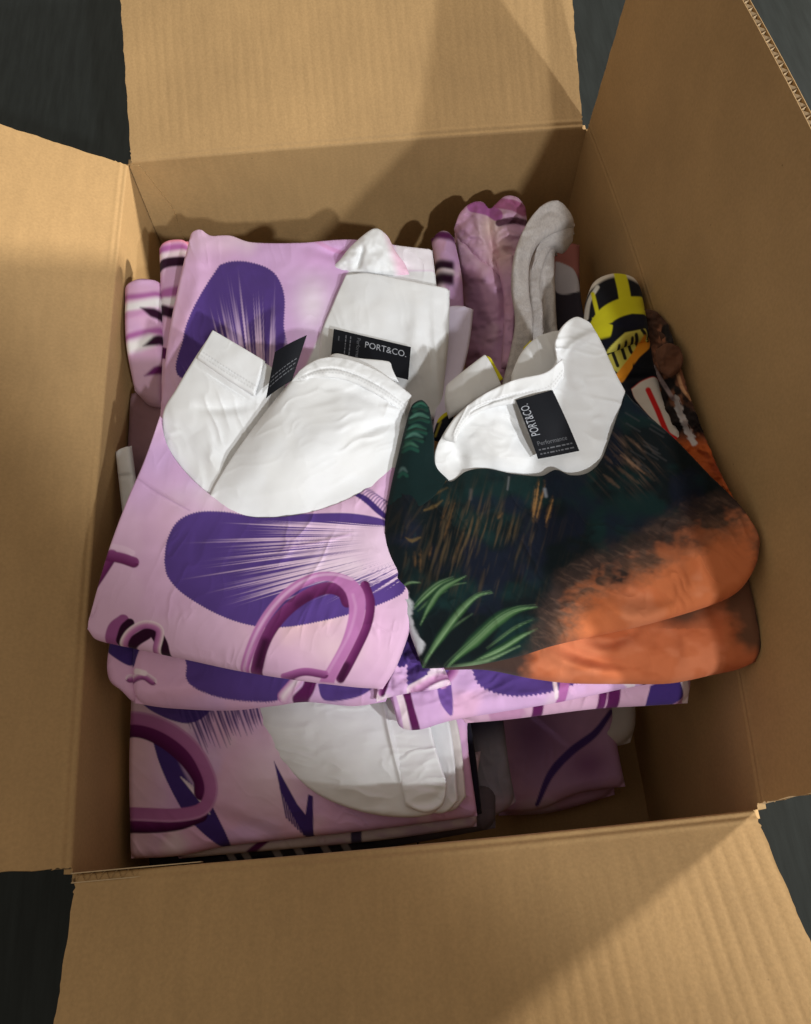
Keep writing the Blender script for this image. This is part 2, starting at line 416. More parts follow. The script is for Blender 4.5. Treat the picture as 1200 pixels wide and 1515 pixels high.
for side in SIDES:
    a, o_, hl, d, bow, ang = SIDES[side]
    s = np.linspace(-hl, hl, 90); z = np.linspace(BZ, RIM, 40)
    Z, Sg = np.meshgrid(z, s, indexing='ij')
    dent = (1 - ((Z - BZ) / (RIM - BZ)) ** 8) * 0.0016 * (fbm(Sg * 9 + 3, Z * 9, hash(side) % 7 + 1 if False else len(side), 3) - 0.5)
    zf = (Z - BZ) / (RIM - BZ)
    pin = plan(side, Sg, dent, zf); pout = plan(side, Sg, dent + TK, zf)
    gi = np.concatenate([pin, Z[..., None]], -1); go = np.concatenate([pout, Z[..., None]], -1)
    panel('wall', gi, go, box)
    # flap: bends out of the wall over a few millimetres, two liners with fluting between
    LF = 0.232; amp = {'front': 0.00030, 'back': 0.00011, 'left': 0.00007, 'right': 0.00011}[side]
    inset = 0.0035
    ns = int(2 * hl / 0.0013); nt_ = 60
    s = np.linspace(-hl + inset, hl - inset, ns)
    tt = np.r_[np.linspace(0, 0.014, 16)[:-1], np.linspace(0.014, LF, nt_)]
    f = (s + hl) / (2 * hl); angs = np.radians(ang[0] * (1 - f) + ang[1] * f)
    T, Sg = np.meshgrid(tt, s, indexing='ij')
    th = math.pi / 2 + (angs[None] - math.pi / 2) * sstep(0.0, 0.0045, T)
    dT = np.diff(np.r_[tt[:1], tt])[:, None]
    qo = np.cumsum(np.cos(th) * dT, 0); qz = np.cumsum(np.sin(th) * dT, 0)
    curl = 0.0035 * np.sin(Sg / hl * 2.1 + len(side)) * (T / LF) ** 2 + 0.003 * (fbm(Sg * 5, T * 5, len(side) + 9, 2) - 0.5) * T / LF
    def surf(off):
        disp = washboard(Sg, T, len(side), amp) * sstep(0.004, 0.03, T) - 0.00045 * np.exp(-((T - 0.0052) / 0.0014) ** 2) + 0.00035 * np.exp(-((T - 0.0085) / 0.0016) ** 2) + curl - off
        # ragged saw-cut along the two side edges
        e = np.exp(-(hl - inset - np.abs(Sg)) / 0.002)
        saw = 0.0009 * (np.abs((T / 0.0042) % 1 - 0.5) * 2 - 0.5) + 0.0008 * (vnoise(T * 900, Sg * 0, 3) - 0.5)
        ss = Sg + np.sign(Sg) * e * saw
        oo = qo - np.sin(th) * disp; zz = qz + np.cos(th) * disp
        p = plan(side, ss, oo); return np.concatenate([p, (RIM + zz)[..., None]], -1)
    A0 = surf(0.0); A1 = surf(0.0005); A2 = surf(TK - 0.0005); A3 = surf(TK)
    fl = panel('flap', A0, A1, box)
    panel('outer_liner', A2, A3, fl)
    # fluting: a wavy sheet between the liners
    k = 0.5 + 0.5 * np.sin(2 * np.pi * Sg / 0.0079 + 0.6 * vnoise(Sg * 40, 0 * Sg, 2))
    FA = A1 + (A2 - A1) * k[..., None]; step_t = [0, 20, 40, len(tt) - 1]
    FA = FA[step_t]
    mesh_obj('fluting', FA.reshape(-1, 3), grid_faces(ns, len(step_t)), KRAFT_RAW, fl)
    # pale rim of the cut edge
    for row in (0,):
        pass
# floor of the carton: two outer flaps meeting on the centre line
for sx in (-1, 1):
    gx = np.linspace(0.0008, W2 + 0.002, 30) * sx; gy = np.linspace(-D2, D2, 40)
    Y_, X_ = np.meshgrid(gy, gx, indexing='ij')
    Z_ = BZ + 0.0008 * fbm(X_ * 12, Y_ * 12, 4, 2)
    gi = np.stack([X_, Y_, Z_], -1); go = gi.copy(); go[..., 2] = 0.0008
    panel('bottom_flap', gi, go, box)
# glued joint strip inside the back left corner
tz = np.linspace(BZ + .01, RIM - 0.001, 20); tx = np.linspace(0, 1, 8)
Zt, Xt = np.meshgrid(tz, tx, indexing='ij')
wid = 0.009 + 0.018 * np.clip((RIM - Zt) / 0.06, 0, 1)
gi = np.stack([-W2 + 0.001 + Xt * wid, np.full_like(Zt, D2 - 0.0022), Zt], -1); go = gi.copy(); go[..., 1] += 0.0028
panel('glue_tab', gi, go, box)
# torn double edge at the front left corner of the rim
sx = np.linspace(-W2 + 0.001, -W2 + 0.085, 90); kz = np.linspace(0, 1, 4)
Kz, Sx = np.meshgrid(kz, sx, indexing='ij')
lift = 0.0055 * (1 - sstep(-W2 + 0.03, -W2 + 0.085, Sx))
gi = np.stack([Sx, np.full_like(Sx, -D2 + 0.0002), RIM - 0.006 + Kz * (0.006 + lift)], -1); go = gi.copy(); go[..., 1] -= 0.0006
panel('torn_liner', gi, go, box, KRAFT_RAW)
gi2 = gi.copy(); gi2[..., 1] = -D2 - TK + 0.0003; gi2[..., 2] = RIM - 0.006 + Kz * (0.006 + lift * 0.7); go2 = gi2.copy(); go2[..., 1] -= 0.0006
panel('torn_liner', gi2, go2, box, KRAFT_RAW)
kk = 0.5 + 0.5 * np.sin(2 * np.pi * Sx / 0.0079)
gf = gi.copy(); gf[..., 1] = gi[..., 1] - 0.0006 + (gi2[..., 1] - gi[..., 1] + 0.0006) * kk; gf[..., 2] = RIM - 0.006 + Kz * (0.005 + lift * 0.8)
mesh_obj('fluting', gf.reshape(-1, 3), grid_faces(90, 4), KRAFT_RAW, box)

# ------------------------------------------------------------------ print colours
LILAC = S(216, 176, 220); PINK = S(224, 178, 212); PALE = S(240, 222, 232); CREAM = S(232, 200, 200)
VIOLET = S(86, 62, 132); VIOLET_D = S(66, 46, 112); PLUM = S(92, 30, 84); PLUM_D = S(44, 10, 38)
ORCHID = S(176, 104, 166); ORCHID_L = S(214, 160, 204); WHITE = np.array([0.77, 0.785, 0.80])

def lilac_base(X, Y, seed=1, sc=120):
    p = Paint(X, Y, LILAC)
    n1 = fbm(X / sc, Y / sc, seed, 3); n2 = fbm(X / sc + 7, Y / sc - 3, seed + 40, 3)
    p.mix(PINK, sstep(0.4, 0.65, n1)); p.mix(PALE, 0.8 * sstep(0.55, 0.75, n2))
    p.mix(S(206, 164, 214), 0.6 * sstep(0.55, 0.8, fbm(X / sc - 5, Y / sc + 9, seed + 80, 3)))
    return p
def shell(p, outline, centre, table, zig=0.9, hair=1.4, seed=5, light=None, spread=0.6):
    """violet fan-shaped patch with a pinked edge; pale hairs run in from a centre. table: (angle, how far the hairs reach)"""
    q = Paint(p.X, p.Y, (0, 0, 0)); idx, m = q.poly(outline, (1, 1, 1), soft=0.8, zig=zig, period=4.2)
    if m is None: return
    X = p.X[idx]; Y = p.Y[idx]; dx = X - centre[0]; dy = Y - centre[1]
    r = np.hypot(dx, dy); th = np.degrees(np.arctan2(dy, dx)) % 360
    ta = [a for a, b in table]; tb = [b for a, b in table]
    base = np.interp(th, ta, tb)
    n = 0.6 * vnoise(th * hair, 0 * r + r / 700, seed) + 0.4 * vnoise(th * hair * 2.3, r / 500, seed + 3)
    val = (base - r) / (spread * base) + (n - 0.5) * 1.5
    w = sstep(0.25, 0.75, val)
    fine = vnoise(th * hair * 1.6, r / 400, seed + 9)
    w = np.maximum(w * np.clip(0.65 + 0.7 * fine, 0, 1), sstep(0.56, 0.36, r / base))
    vio = VIOLET * (0.85 + 0.3 * fbm(X / 90, Y / 90, seed, 3))[:, None]
    lt = p.c[idx] if light is None else p.c[idx] * 0.5 + 0.5 * np.array(light)
    c = vio * (1 - w[:, None]) + lt * w[:, None]
    p.c[idx] = p.c[idx] * (1 - m[:, None]) + c * m[:, None]
TUBE_P = [(-1, PLUM_D), (-.55, PLUM), (-.2, ORCHID), (.3, ORCHID_L), (.7, ORCHID), (1, S(150, 84, 140))]
def ring(p, pts, w, prof=TUBE_P, inner=None, wi=0):
    if inner is not None: p.stroke(inner, wi, PLUM, soft=1.2, profile=[(-1, PLUM_D), (0, PLUM), (1, S(120, 52, 108))], n=60)
    p.stroke(pts, w, ORCHID, soft=1.2, profile=prof, n=60)

def white_cloth(X, Y):
    p = Paint(X, Y, WHITE); p.mix(np.array([0.755, 0.765, 0.77]), sstep(.4, .7, fbm(X / 60, Y / 60, 8, 3))); return p
def collar_cloth(*lines):
    """white cloth with rows of stitching along the given lines"""
    def f(X, Y):
        p = white_cloth(X, Y)
        for pts in lines:
            C = spline(pts, 60); idx = p.near(C, 4)
            if idx.size == 0: continue
            d, sp, sd = polydist(p.X[idx], p.Y[idx], C); L = length(C)
            p.mix(np.array([.60, .61, .62]), .75 * (1 - sstep(.5, 1.5, d)) * (((sp * L) % 5.0) < 3.2), idx)
        return p
    return f
def grey_white(X, Y):
    return Paint(X, Y, np.array([0.66, 0.62, 0.60]))


# ------------------------------------------------------------------ garments
def at(px, py, h):
    return tuple(float(v) for v in unproject(px, py, h))
def shirt(px, py, h, label, group=None):
    return empty('folded_shirt', at(px, py, h), label, 'shirt', group or 'folded printed shirts packed in the box')

def text_mesh(body):
    cu = bpy.data.curves.new('lettering', 'FONT'); cu.body = body; cu.size = 1.0; cu.resolution_u = 3
    ob = bpy.data.objects.new('lettering', cu); COL.objects.link(ob)
    dg = bpy.context.evaluated_depsgraph_get()
    me = bpy.data.meshes.new_from_object(ob.evaluated_get(dg))
    V = np.array([v.co[:] for v in me.vertices]); F = [tuple(p.vertices) for p in me.polygons]
    bpy.data.objects.remove(ob); bpy.data.curves.remove(cu); bpy.data.meshes.remove(me)
    V[:, 0] -= V[:, 0].min(); V[:, 1] -= V[:, 1].min()
    return V[:, 0], V[:, 1], V[:, 0].max(), V[:, 1].max(), F

def tag(parent, quad, lines, sag=0.0, curl=0.0):
    """woven neck label: quad = four (x, y, h) corners, clockwise from the one at u=0, v=0. lines = (text, u0, v0, u1, v1, thickness)
    where u0,v0 -> u1,v1 is the baseline on the label"""
    Q = np.array(quad, float); P = unproject(Q[:, 0], Q[:, 1], Q[:, 2])
    up = np.cross(P[1] - P[0], P[3] - P[0]); up /= np.linalg.norm(up)
    if up[2] < 0: up = -up
    def pos(u, v, off=0.0):
        u = np.asarray(u, float)[..., None]; v = np.asarray(v, float)[..., None]
        p = (1 - u) * (1 - v) * P[0] + u * (1 - v) * P[1] + u * v * P[2] + (1 - u) * v * P[3]
        return p + up * (sag * np.sin(np.pi * v) + curl * np.sin(np.pi * u) + off)
    v, u = np.meshgrid(np.linspace(0, 1, 14), np.linspace(0, 1, 14), indexing='ij')
    o = panel('neck_label', pos(u, v, 0.0006), pos(u, v, 0.0), parent, TAG_BLACK)
    for body, u0, v0, u1, v1, hgt, faint in lines:
        if body.startswith('|'):          # small print too fine to read: rows of short bars
            rr_ = random.Random(body + str(u0) + str(v0)); q = 0.0; vx = []; F = []
            while q < 1:
                w_ = rr_.uniform(.04, .15); e = min(1, q + w_); n0 = len(vx)
                vx += [(q, 0), (e, 0), (e, 1), (q, 1)]; F.append((n0, n0 + 1, n0 + 2, n0 + 3)); q = e + .035
            vx = np.array(vx); x, y, wx, hy = vx[:, 0], vx[:, 1] * .5, 1.0, 1.0
        else:
            x, y, wx, hy, F = text_mesh(body)
        du, dv = u1 - u0, v1 - v0
        # unit lengths of the label sides so that letters stay upright
        lu = np.linalg.norm(P[1] - P[0]); lv = np.linalg.norm(P[3] - P[0])
        bx, by = du * lu, dv * lv; L = math.hypot(bx, by); nx, ny = by / L, -bx / L
        s = x / wx; tt = y / hy * hgt
        uu = u0 + du * s + nx * tt / lu; vv = v0 + dv * s + ny * tt / lv
        mesh_obj('lettering', pos(uu, vv, 0.0011), F, TAG_FAINT if faint else TAG_INK, o, smooth=False)
    return o

# ---- bottom right: violet shirt lying deep in the box -----------------------------------------------
s = shirt(840, 1120, -0.22, 'dusky purple folded shirt lying deep at the bottom right of the box', None)
def p_deep(X, Y):
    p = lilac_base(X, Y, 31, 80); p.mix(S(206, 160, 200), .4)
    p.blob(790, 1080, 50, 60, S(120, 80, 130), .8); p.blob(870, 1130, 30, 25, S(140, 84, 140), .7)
    p.stroke([(905, 1052), (880, 1085), (845, 1112), (815, 1145), (795, 1190)], 6, VIOLET, taper=(.6, .5)); return p
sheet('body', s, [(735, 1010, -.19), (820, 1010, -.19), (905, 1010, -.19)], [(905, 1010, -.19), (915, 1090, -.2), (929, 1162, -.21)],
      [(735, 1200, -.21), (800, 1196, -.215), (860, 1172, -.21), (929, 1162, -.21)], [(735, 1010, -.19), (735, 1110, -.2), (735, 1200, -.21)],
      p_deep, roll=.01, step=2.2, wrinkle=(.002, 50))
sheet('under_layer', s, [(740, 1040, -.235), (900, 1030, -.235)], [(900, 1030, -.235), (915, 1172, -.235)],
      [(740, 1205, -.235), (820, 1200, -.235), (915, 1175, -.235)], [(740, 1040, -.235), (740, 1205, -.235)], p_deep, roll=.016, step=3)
s = shirt(925, 1080, -0.24, 'small white folded shirt edge beside the dusky purple shirt, against the right wall')
sheet('body', s, [(880, 1010, -.2), (940, 1005, -.2)], [(940, 1005, -.2), (946, 1060, -.2), (938, 1095, -.2)],
      [(880, 1105, -.2), (920, 1100, -.2), (938, 1095, -.2)], [(880, 1010, -.2), (880, 1105, -.2)], grey_white, roll=.014, step=2.5)
s = shirt(735, 1130, -0.22, 'grey and white shirt corner squeezed beside the white neck of the lower lilac shirt')
def p_greyblue(X, Y):
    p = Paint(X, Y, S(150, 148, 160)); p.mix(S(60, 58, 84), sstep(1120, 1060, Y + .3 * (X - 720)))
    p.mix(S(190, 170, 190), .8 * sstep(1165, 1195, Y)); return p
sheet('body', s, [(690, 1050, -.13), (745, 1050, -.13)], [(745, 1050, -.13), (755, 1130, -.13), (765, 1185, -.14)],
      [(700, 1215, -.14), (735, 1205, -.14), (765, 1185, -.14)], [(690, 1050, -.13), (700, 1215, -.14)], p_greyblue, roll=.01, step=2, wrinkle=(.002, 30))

# ---- bottom left stack --------------------------------------------------------------------------------
s = shirt(450, 1250, -0.16, 'dark patterned folded shirt at the bottom, under the lower lilac shirt by the front flap')
def p_darkletters(X, Y):
    p = Paint(X, Y, S(70, 66, 74)); p.mix(S(40, 38, 60), sstep(.45, .6, fbm(X / 40, Y / 14, 3)))
    for x in (330, 352, 398, 430, 470, 500):
        p.stroke([(x, 1246 - (x - 330) * .08), (x + 14, 1272 - (x - 330) * .08)], 5, S(190, 180, 180))
    p.mix(S(120, 112, 118), .7 * sstep(540, 640, X)); return p
sheet('body', s, [(205, 1180, -.125), (450, 1170, -.125), (735, 1160, -.125)], [(735, 1160, -.125), (735, 1212, -.125)],
      [(215, 1287, -.125), (400, 1275, -.125), (560, 1255, -.125), (735, 1236, -.125)], [(205, 1180, -.125), (215, 1287, -.125)], p_darkletters, roll=.012, step=2)
s = shirt(480, 1230, -0.13, 'thin grey white folded layer directly under the lower lilac shirt')
def p_greyband(X, Y):
    p = Paint(X, Y, S(205, 192, 192)); p.mix(S(190, 165, 185), sstep(.4, .6, fbm(X / 60, Y / 30, 2)))
    for x in (275, 380): p.stroke([(x - 12, 1262), (x + 22, 1236)], 5, PLUM)
    p.stroke([(527, 1222), (527, 1252)], 8, S(70, 62, 90)); return p
sheet('body', s, [(200, 1170, -.1), (450, 1150, -.1), (712, 1110, -.1)], [(712, 1110, -.1), (706, 1160, -.1), (706, 1222, -.1)],
      [(262, 1270, -.1), (420, 1256, -.1), (560, 1243, -.1), (706, 1222, -.1)], [(200, 1170, -.1), (262, 1270, -.1)], p_greyband, roll=.006, step=1.8)
s = shirt(430, 1160, -0.1, 'lower lilac shirt with big orchid letter and white neck, beside the front flap')
def p_lower(X, Y):
    p = lilac_base(X, Y, 12, 90)
    p.mix(CREAM, .6 * sstep(270, 200, X)); p.blob(400, 1150, 60, 70, PALE, .6)
    # violet band with hairs passing behind the letter
    shell(p, [(195, 1020), (240, 1022), (300, 1026), (318, 1040), (300, 1062), (280, 1070), (262, 1068), (240, 1060), (215, 1045)], (430, 1420), [(200, 300), (240, 340), (252, 345), (262, 370), (275, 385), (300, 300)], zig=0, hair=1.3, seed=21)
    for k in range(34):
        x = 262 + k * 3.6 + 2 * math.sin(k * 2.3); L = 60 * abs(math.sin(k * 1.7)) * max(0.2, 1 - k / 40) + 14
        p.stroke([(x, 1030), (x + L * .32, 1046 + L * .55), (x + L * .52, 1050 + L)], 1.5, VIOLET_D, k=.75, taper=(1, .1), n=8)
    p.poly([(222, 1080), (240, 1085), (285, 1140), (310, 1185), (340, 1248), (325, 1252), (282, 1215), (258, 1178), (236, 1130)], VIOLET_D, zig=.3, period=4)
    p.poly([(255, 1105), (275, 1115), (300, 1160), (296, 1172), (276, 1150)], S(190, 160, 200), soft=3, k=.7)
    for k in range(7): p.stroke([(268 + 4 * k, 1150 + 3 * k), (292 + 3 * k, 1180 + 4 * k)], 1, PALE, k=.7)
    p.poly([(405, 1125), (418, 1150), (440, 1190), (452, 1205), (456, 1175), (463, 1178), (464, 1240), (450, 1236), (432, 1205), (415, 1170)], VIOLET_D, smooth=False, zig=0)
    for k in range(9): p.stroke([(415 + 4 * k, 1165 + 6 * k), (424 + 4.2 * k, 1210 + 4.2 * k)], 1.2, VIOLET_D)
    O = [(150, 1068), (200, 1062), (245, 1075), (285, 1105), (308, 1145), (312, 1175), (298, 1198), (262, 1206), (215, 1205), (150, 1202)]
    I = [(150, 1086), (200, 1078), (240, 1092), (275, 1120), (298, 1152), (300, 1172)]
    p.stroke([(150, 1220), (215, 1222), (262, 1218), (296, 1206)], 11, PLUM, profile=[(-1, S(120, 52, 108)), (0, PLUM), (1, PLUM_D)])
    p.stroke(I, 13, PLUM, profile=[(-1, S(104, 40, 94)), (0, PLUM), (1, S(70, 20, 62))])
    p.stroke(O, 10, ORCHID, profile=[(-1, S(196, 140, 188)), (-.75, S(196, 140, 188)), (-.6, S(178, 112, 166)), (.6, S(172, 106, 160)), (1, S(166, 98, 154))], n=60)
    return p
sheet('body', s, [(192, 1005, -.068), (330, 1000, -.062), (480, 1000, -.06), (705, 1000, -.068)], [(705, 1000, -.068), (692, 1080, -.07), (707, 1205, -.086)],
      [(190, 1270, -.088), (260, 1266, -.088), (330, 1252, -.088), (450, 1238, -.086), (560, 1226, -.086), (707, 1208, -.086)],
      [(192, 1005, -.068), (188, 1130, -.078), (190, 1270, -.088)], p_lower, roll=.006, dome=.004,
      creases=[([(300, 1195), (360, 1220), (430, 1245)], -.004, 14), ([(420, 1060), (470, 1180), (520, 1230)], .003, 40), ([(330, 1060), (380, 1150), (450, 1220)], .002, 25)], seed=5)
W_ = [(372, 1000, -.056), (480, 990, -.05), (600, 990, -.052)]
sheet('white_neck', s, W_, [(600, 990, -.052), (625, 1080, -.05), (660, 1165, -.056)],
      [(385, 1075, -.066), (420, 1130, -.068), (470, 1175, -.068), (540, 1202, -.066), (610, 1209, -.064), (648, 1198, -.06), (660, 1165, -.056)],
      [(372, 1000, -.056), (376, 1040, -.062), (385, 1075, -.066)], white_cloth, roll=.003, dome=.006,
      creases=[([(562, 1000), (575, 1080), (605, 1200)], .003, 4), ([(600, 1180), (640, 1180), (665, 1150)], -.004, 10), ([(480, 1100), (520, 1150), (560, 1190)], .002, 20)], seed=9)
sheet('collar', s, [(562, 995, -.046), (628, 1000, -.046)], [(628, 1000, -.046), (640, 1085, -.046), (662, 1160, -.05)],
      [(600, 1192, -.055), (630, 1202, -.054), (655, 1190, -.053), (662, 1160, -.05)], [(562, 995, -.046), (575, 1090, -.05), (600, 1192, -.055)], white_cloth, roll=.0035, seed=4,
      creases=[([(600, 1188), (640, 1185), (662, 1160)], -.003, 8)])
for k, (dx, dh) in enumerate(((14, -.058), (26, -.064))):
    sheet('neck_layer', s, [(600, 1000, dh), (640 + dx, 1030, dh)], [(640 + dx, 1030, dh), (655 + dx, 1090, dh), (664 + dx, 1185 - 6 * k, dh - .004)],
          [(600, 1195, dh - .008), (640 + dx, 1203 - 3 * k, dh - .006), (664 + dx, 1185 - 6 * k, dh - .004)], [(600, 1000, dh), (600, 1195, dh - .008)], white_cloth if k == 0 else grey_white, roll=.0025, step=2)
s = shirt(690, 1130, -0.11, 'black edged folded layer between the white neck and the grey shirt corner')
sheet('body', s, [(676, 1050, -.09), (694, 1050, -.09)], [(694, 1050, -.09), (705, 1120, -.092), (714, 1200, -.1)],
      [(690, 1212, -.1), (714, 1205, -.1)], [(676, 1050, -.09), (690, 1212, -.1)], lambda X, Y: Paint(X, Y, S(34, 32, 44)), roll=.006, step=2)

# ---- layers below the two top shirts ---------------------------------------------------------------
s = shirt(800, 1050, -0.07, 'dusty pink striped fold below the dark shirt, under the lilac roll')
def p_dusty(X, Y):
    p = Paint(X, Y, S(205, 165, 190)); p.mix(S(190, 140, 175), sstep(.45, .6, fbm(X / 50, Y / 30, 6)))
    for x, w in ((798, 8), (893, 6), (910, 9)): p.stroke([(x, 1000), (x - 2, 1075)], w, PLUM)
    p.poly([(962, 1015), (1000, 1000), (1012, 1030), (985, 1042), (960, 1040)], VIOLET_D)
    p.stroke([(1012, 1005), (1022, 1035)], 6, PALE); return p
sheet('body', s, [(640, 960, -.03), (820, 950, -.025), (1022, 955, -.02)], [(1022, 955, -.02), (1027, 1000, -.03), (1024, 1036, -.04)],
      [(690, 1066, -.045), (760, 1060, -.045), (880, 1045, -.04), (960, 1040, -.04), (1024, 1036, -.04)], [(640, 960, -.03), (665, 1030, -.04), (690, 1066, -.045)],
      p_dusty, roll=.011, step=1.7, seed=3, wrinkle=(.002, 40))
s = shirt(720, 1030, -0.04, 'lilac folded shirt with violet patch rolled out under the dark palm print shirt')
def p_lilacroll(X, Y):
    p = lilac_base(X, Y, 61, 70)
    p.poly([(700, 960), (700, 995), (715, 1018), (760, 1030), (815, 1024), (862, 1006), (900, 975), (890, 930), (720, 930)], VIOLET, zig=1.5)
    p.poly([(622, 935), (640, 985), (652, 1040), (670, 1055), (660, 975)], S(120, 86, 160), smooth=True)
    p.stroke([(600, 1018), (606, 1045), (616, 1078)], 6, PLUM); p.stroke([(588, 1020), (596, 1045), (602, 1076)], 5, PALE)
    p.stroke([(826, 985), (836, 1000), (832, 1035)], 7, ORCHID); p.stroke([(818, 990), (824, 1030)], 3, PALE)
    p.stroke([(612, 985), (650, 975), (672, 990), (655, 1012)], 7, PLUM, profile=[(-1, ORCHID_L), (0, ORCHID), (1, PLUM)])
    p.stroke([(905, 1000), (940, 1012)], 4, PALE); p.stroke([(935, 1000), (975, 1008)], 5, PLUM_D); return p
sheet('body', s, [(575, 930, -.005), (700, 900, 0), (960, 900, 0)], [(960, 900, 0), (990, 960, -.005), (1000, 1002, -.012)],
      [(582, 1045, -.02), (592, 1072, -.022), (620, 1076, -.022), (670, 1062, -.02), (740, 1050, -.02), (830, 1035, -.018), (940, 1012, -.014), (1000, 1002, -.012)],
      [(575, 930, -.005), (570, 1000, -.014), (582, 1045, -.02)], p_lilacroll, roll=.010, seed=8, wrinkle=(.003, 45),
      creases=[([(640, 990), (660, 1030), (700, 1050)], -.004, 9), ([(600, 960), (640, 1000), (650, 1040)], .005, 10), ([(700, 1035), (800, 1025), (900, 1005)], .003, 12)])
s = shirt(350, 1020, -0.05, 'lilac folded shirt with violet shell patch directly under the top left shirt')
def p_second(X, Y):
    p = lilac_base(X, Y, 71, 90); p.mix(PINK, .5 * sstep(330, 240, X))
    shell(p, [(276, 985), (276, 1005), (292, 1020), (330, 1033), (380, 1037), (415, 1032), (440, 1005), (445, 960), (400, 930), (285, 930), (272, 960)], (720, 880), [(130, 120), (155, 250), (163, 320), (175, 270), (190, 150)], hair=1.2, seed=33)
    p.poly([(150, 940), (205, 945), (200, 975), (192, 985), (168, 972), (150, 955)], VIOLET_D)
    p.stroke([(192, 1004), (212, 1000), (226, 1008)], 6, PLUM, profile=[(-1, PALE), (0, ORCHID), (1, PLUM)])
    p.stroke([(200, 992), (214, 996)], 4, PALE)
    p.stroke([(450, 990), (440, 1005), (418, 1030)], 8, ORCHID_L, profile=[(-1, ORCHID_L), (0, PALE), (1, ORCHID)])
    p.stroke([(462, 1000), (455, 1020), (440, 1034)], 9, PLUM)
    p.poly([(470, 1012), (520, 1000), (556, 1010), (530, 1030), (480, 1034)], VIOLET); return p
sheet('body', s, [(196, 900, .01), (380, 880, .012), (600, 900, .006)], [(600, 900, .006), (590, 980, 0), (570, 1032, -.012)],
      [(193, 1036, -.016), (240, 1043, -.018), (330, 1047, -.018), (400, 1040, -.017), (450, 1034, -.016), (520, 1040, -.014), (570, 1034, -.012)],
      [(196, 900, .01), (190, 980, -.004), (193, 1036, -.016)], p_second, roll=.011, seed=14, wrinkle=(.0015, 50),
      creases=[([(195, 1022), (260, 1018), (330, 1012)], .003, 12), ([(440, 1010), (500, 1020), (560, 1012)], -.003, 9)])
sheet('side_fold', s, [(160, 930, -.002), (205, 930, -.002)], [(205, 930, -.002), (205, 1035, -.02)], [(178, 1020, -.02), (190, 1034, -.021), (205, 1038, -.021)],
      [(160, 930, -.002), (153, 980, -.008), (158, 1005, -.014), (178, 1020, -.02)], p_second, roll=.009, seed=15)
# crumpled hem between the two piles
s = shirt(590, 980, -0.02, 'crumpled violet and lilac hem squeezed between the two top shirts')
def p_tangle(X, Y):
    p = lilac_base(X, Y, 81, 40)
    p.poly([(575, 905), (600, 880), (615, 940), (600, 985), (578, 975)], VIOLET_D, zig=1.2)
    p.stroke([(570, 985), (600, 955), (625, 935)], 7, VIOLET); p.poly([(602, 965), (622, 950), (638, 985), (606, 1022)], VIOLET, zig=1.2)
    p.stroke([(565, 1025), (580, 985), (590, 960)], 5, PLUM, profile=[(-1, ORCHID), (0, PLUM), (1, PLUM_D)])
    p.stroke([(610, 1020), (650, 1000), (690, 992)], 8, ORCHID_L, profile=[(-1, PALE), (0, ORCHID_L), (1, PLUM)]); return p
sheet('body', s, [(560, 860, .012), (640, 860, .012)], [(640, 860, .012), (650, 960, .004), (668, 1010, .002)],
      [(556, 1036, -.002), (580, 1028, 0), (610, 1022, .002), (640, 1018, .002), (668, 1010, .002)], [(560, 860, .012), (556, 960, .006), (556, 1036, -.002)],
      p_tangle, roll=.006, seed=22, wrinkle=(.006, 26))

# ---- left side: rolled sleeves and dark gap ---------------------------------------------------------
def p_sleeve(off):
    def f(X, Y):
        p = lilac_base(X, Y, 90 + off, 50); p.mix(PINK, .6)
        if off:
            p.stroke([(230, 362), (250, 354), (278, 352)], 5, S(214, 130, 150), soft=4); p.stroke([(230, 372), (252, 366), (280, 364)], 5, ORCHID, soft=4)
            p.stroke([(232, 380), (252, 377), (280, 372)], 4, PALE, soft=4); p.stroke([(230, 396), (250, 388), (282, 386)], 7, PLUM_D, soft=2)
            p.stroke([(238, 436), (252, 432), (282, 428)], 7, ORCHID, soft=4); p.stroke([(236, 446), (258, 446), (280, 440)], 6, S(236, 230, 236), soft=4)
            p.stroke([(232, 456), (262, 464), (296, 460)], 8, PLUM_D, soft=3); p.stroke([(236, 520), (262, 530), (290, 548)], 8, PLUM)
        else:
            p.stroke([(180, 414), (195, 407), (215, 406)], 6, S(110, 60, 96), soft=3); p.stroke([(180, 440), (205, 438), (236, 434)], 4, ORCHID, soft=4)
            p.stroke([(165, 458), (205, 452), (250, 444)], 7, S(242, 238, 240), soft=5); p.stroke([(170, 468), (200, 464), (220, 460)], 5, ORCHID_L, soft=4)
            p.stroke([(208, 455), (230, 464), (262, 474)], 7, PLUM_D, soft=3, taper=(.05, 1)); p.stroke([(184, 500), (206, 494), (236, 488)], 5, ORCHID, soft=4)
            p.stroke([(170, 516), (198, 512), (222, 504)], 9, S(240, 236, 236), soft=7); p.stroke([(212, 512), (236, 502), (266, 494)], 7, PLUM_D, soft=3, taper=(.05, 1))
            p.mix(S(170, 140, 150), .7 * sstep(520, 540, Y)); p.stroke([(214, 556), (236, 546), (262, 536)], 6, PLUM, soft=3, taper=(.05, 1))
        return p
    return f
s = shirt(255, 480, -0.06, 'pink and plum striped rolled sleeve edge just left of the back lilac shirt')
sheet('body', s, [(233, 360, -.012), (250, 351, -.010), (276, 350, -.012)], [(276, 350, -.012), (285, 480, -.012), (285, 640, -.02)],
      [(236, 640, -.03), (260, 642, -.02), (285, 640, -.02)], [(233, 360, -.012), (236, 480, -.014), (236, 640, -.03)], p_sleeve(1), roll=.0065, seed=31)
s = shirt(212, 500, -0.06, 'pale pink rolled sleeve with white and plum stripes against the left wall')
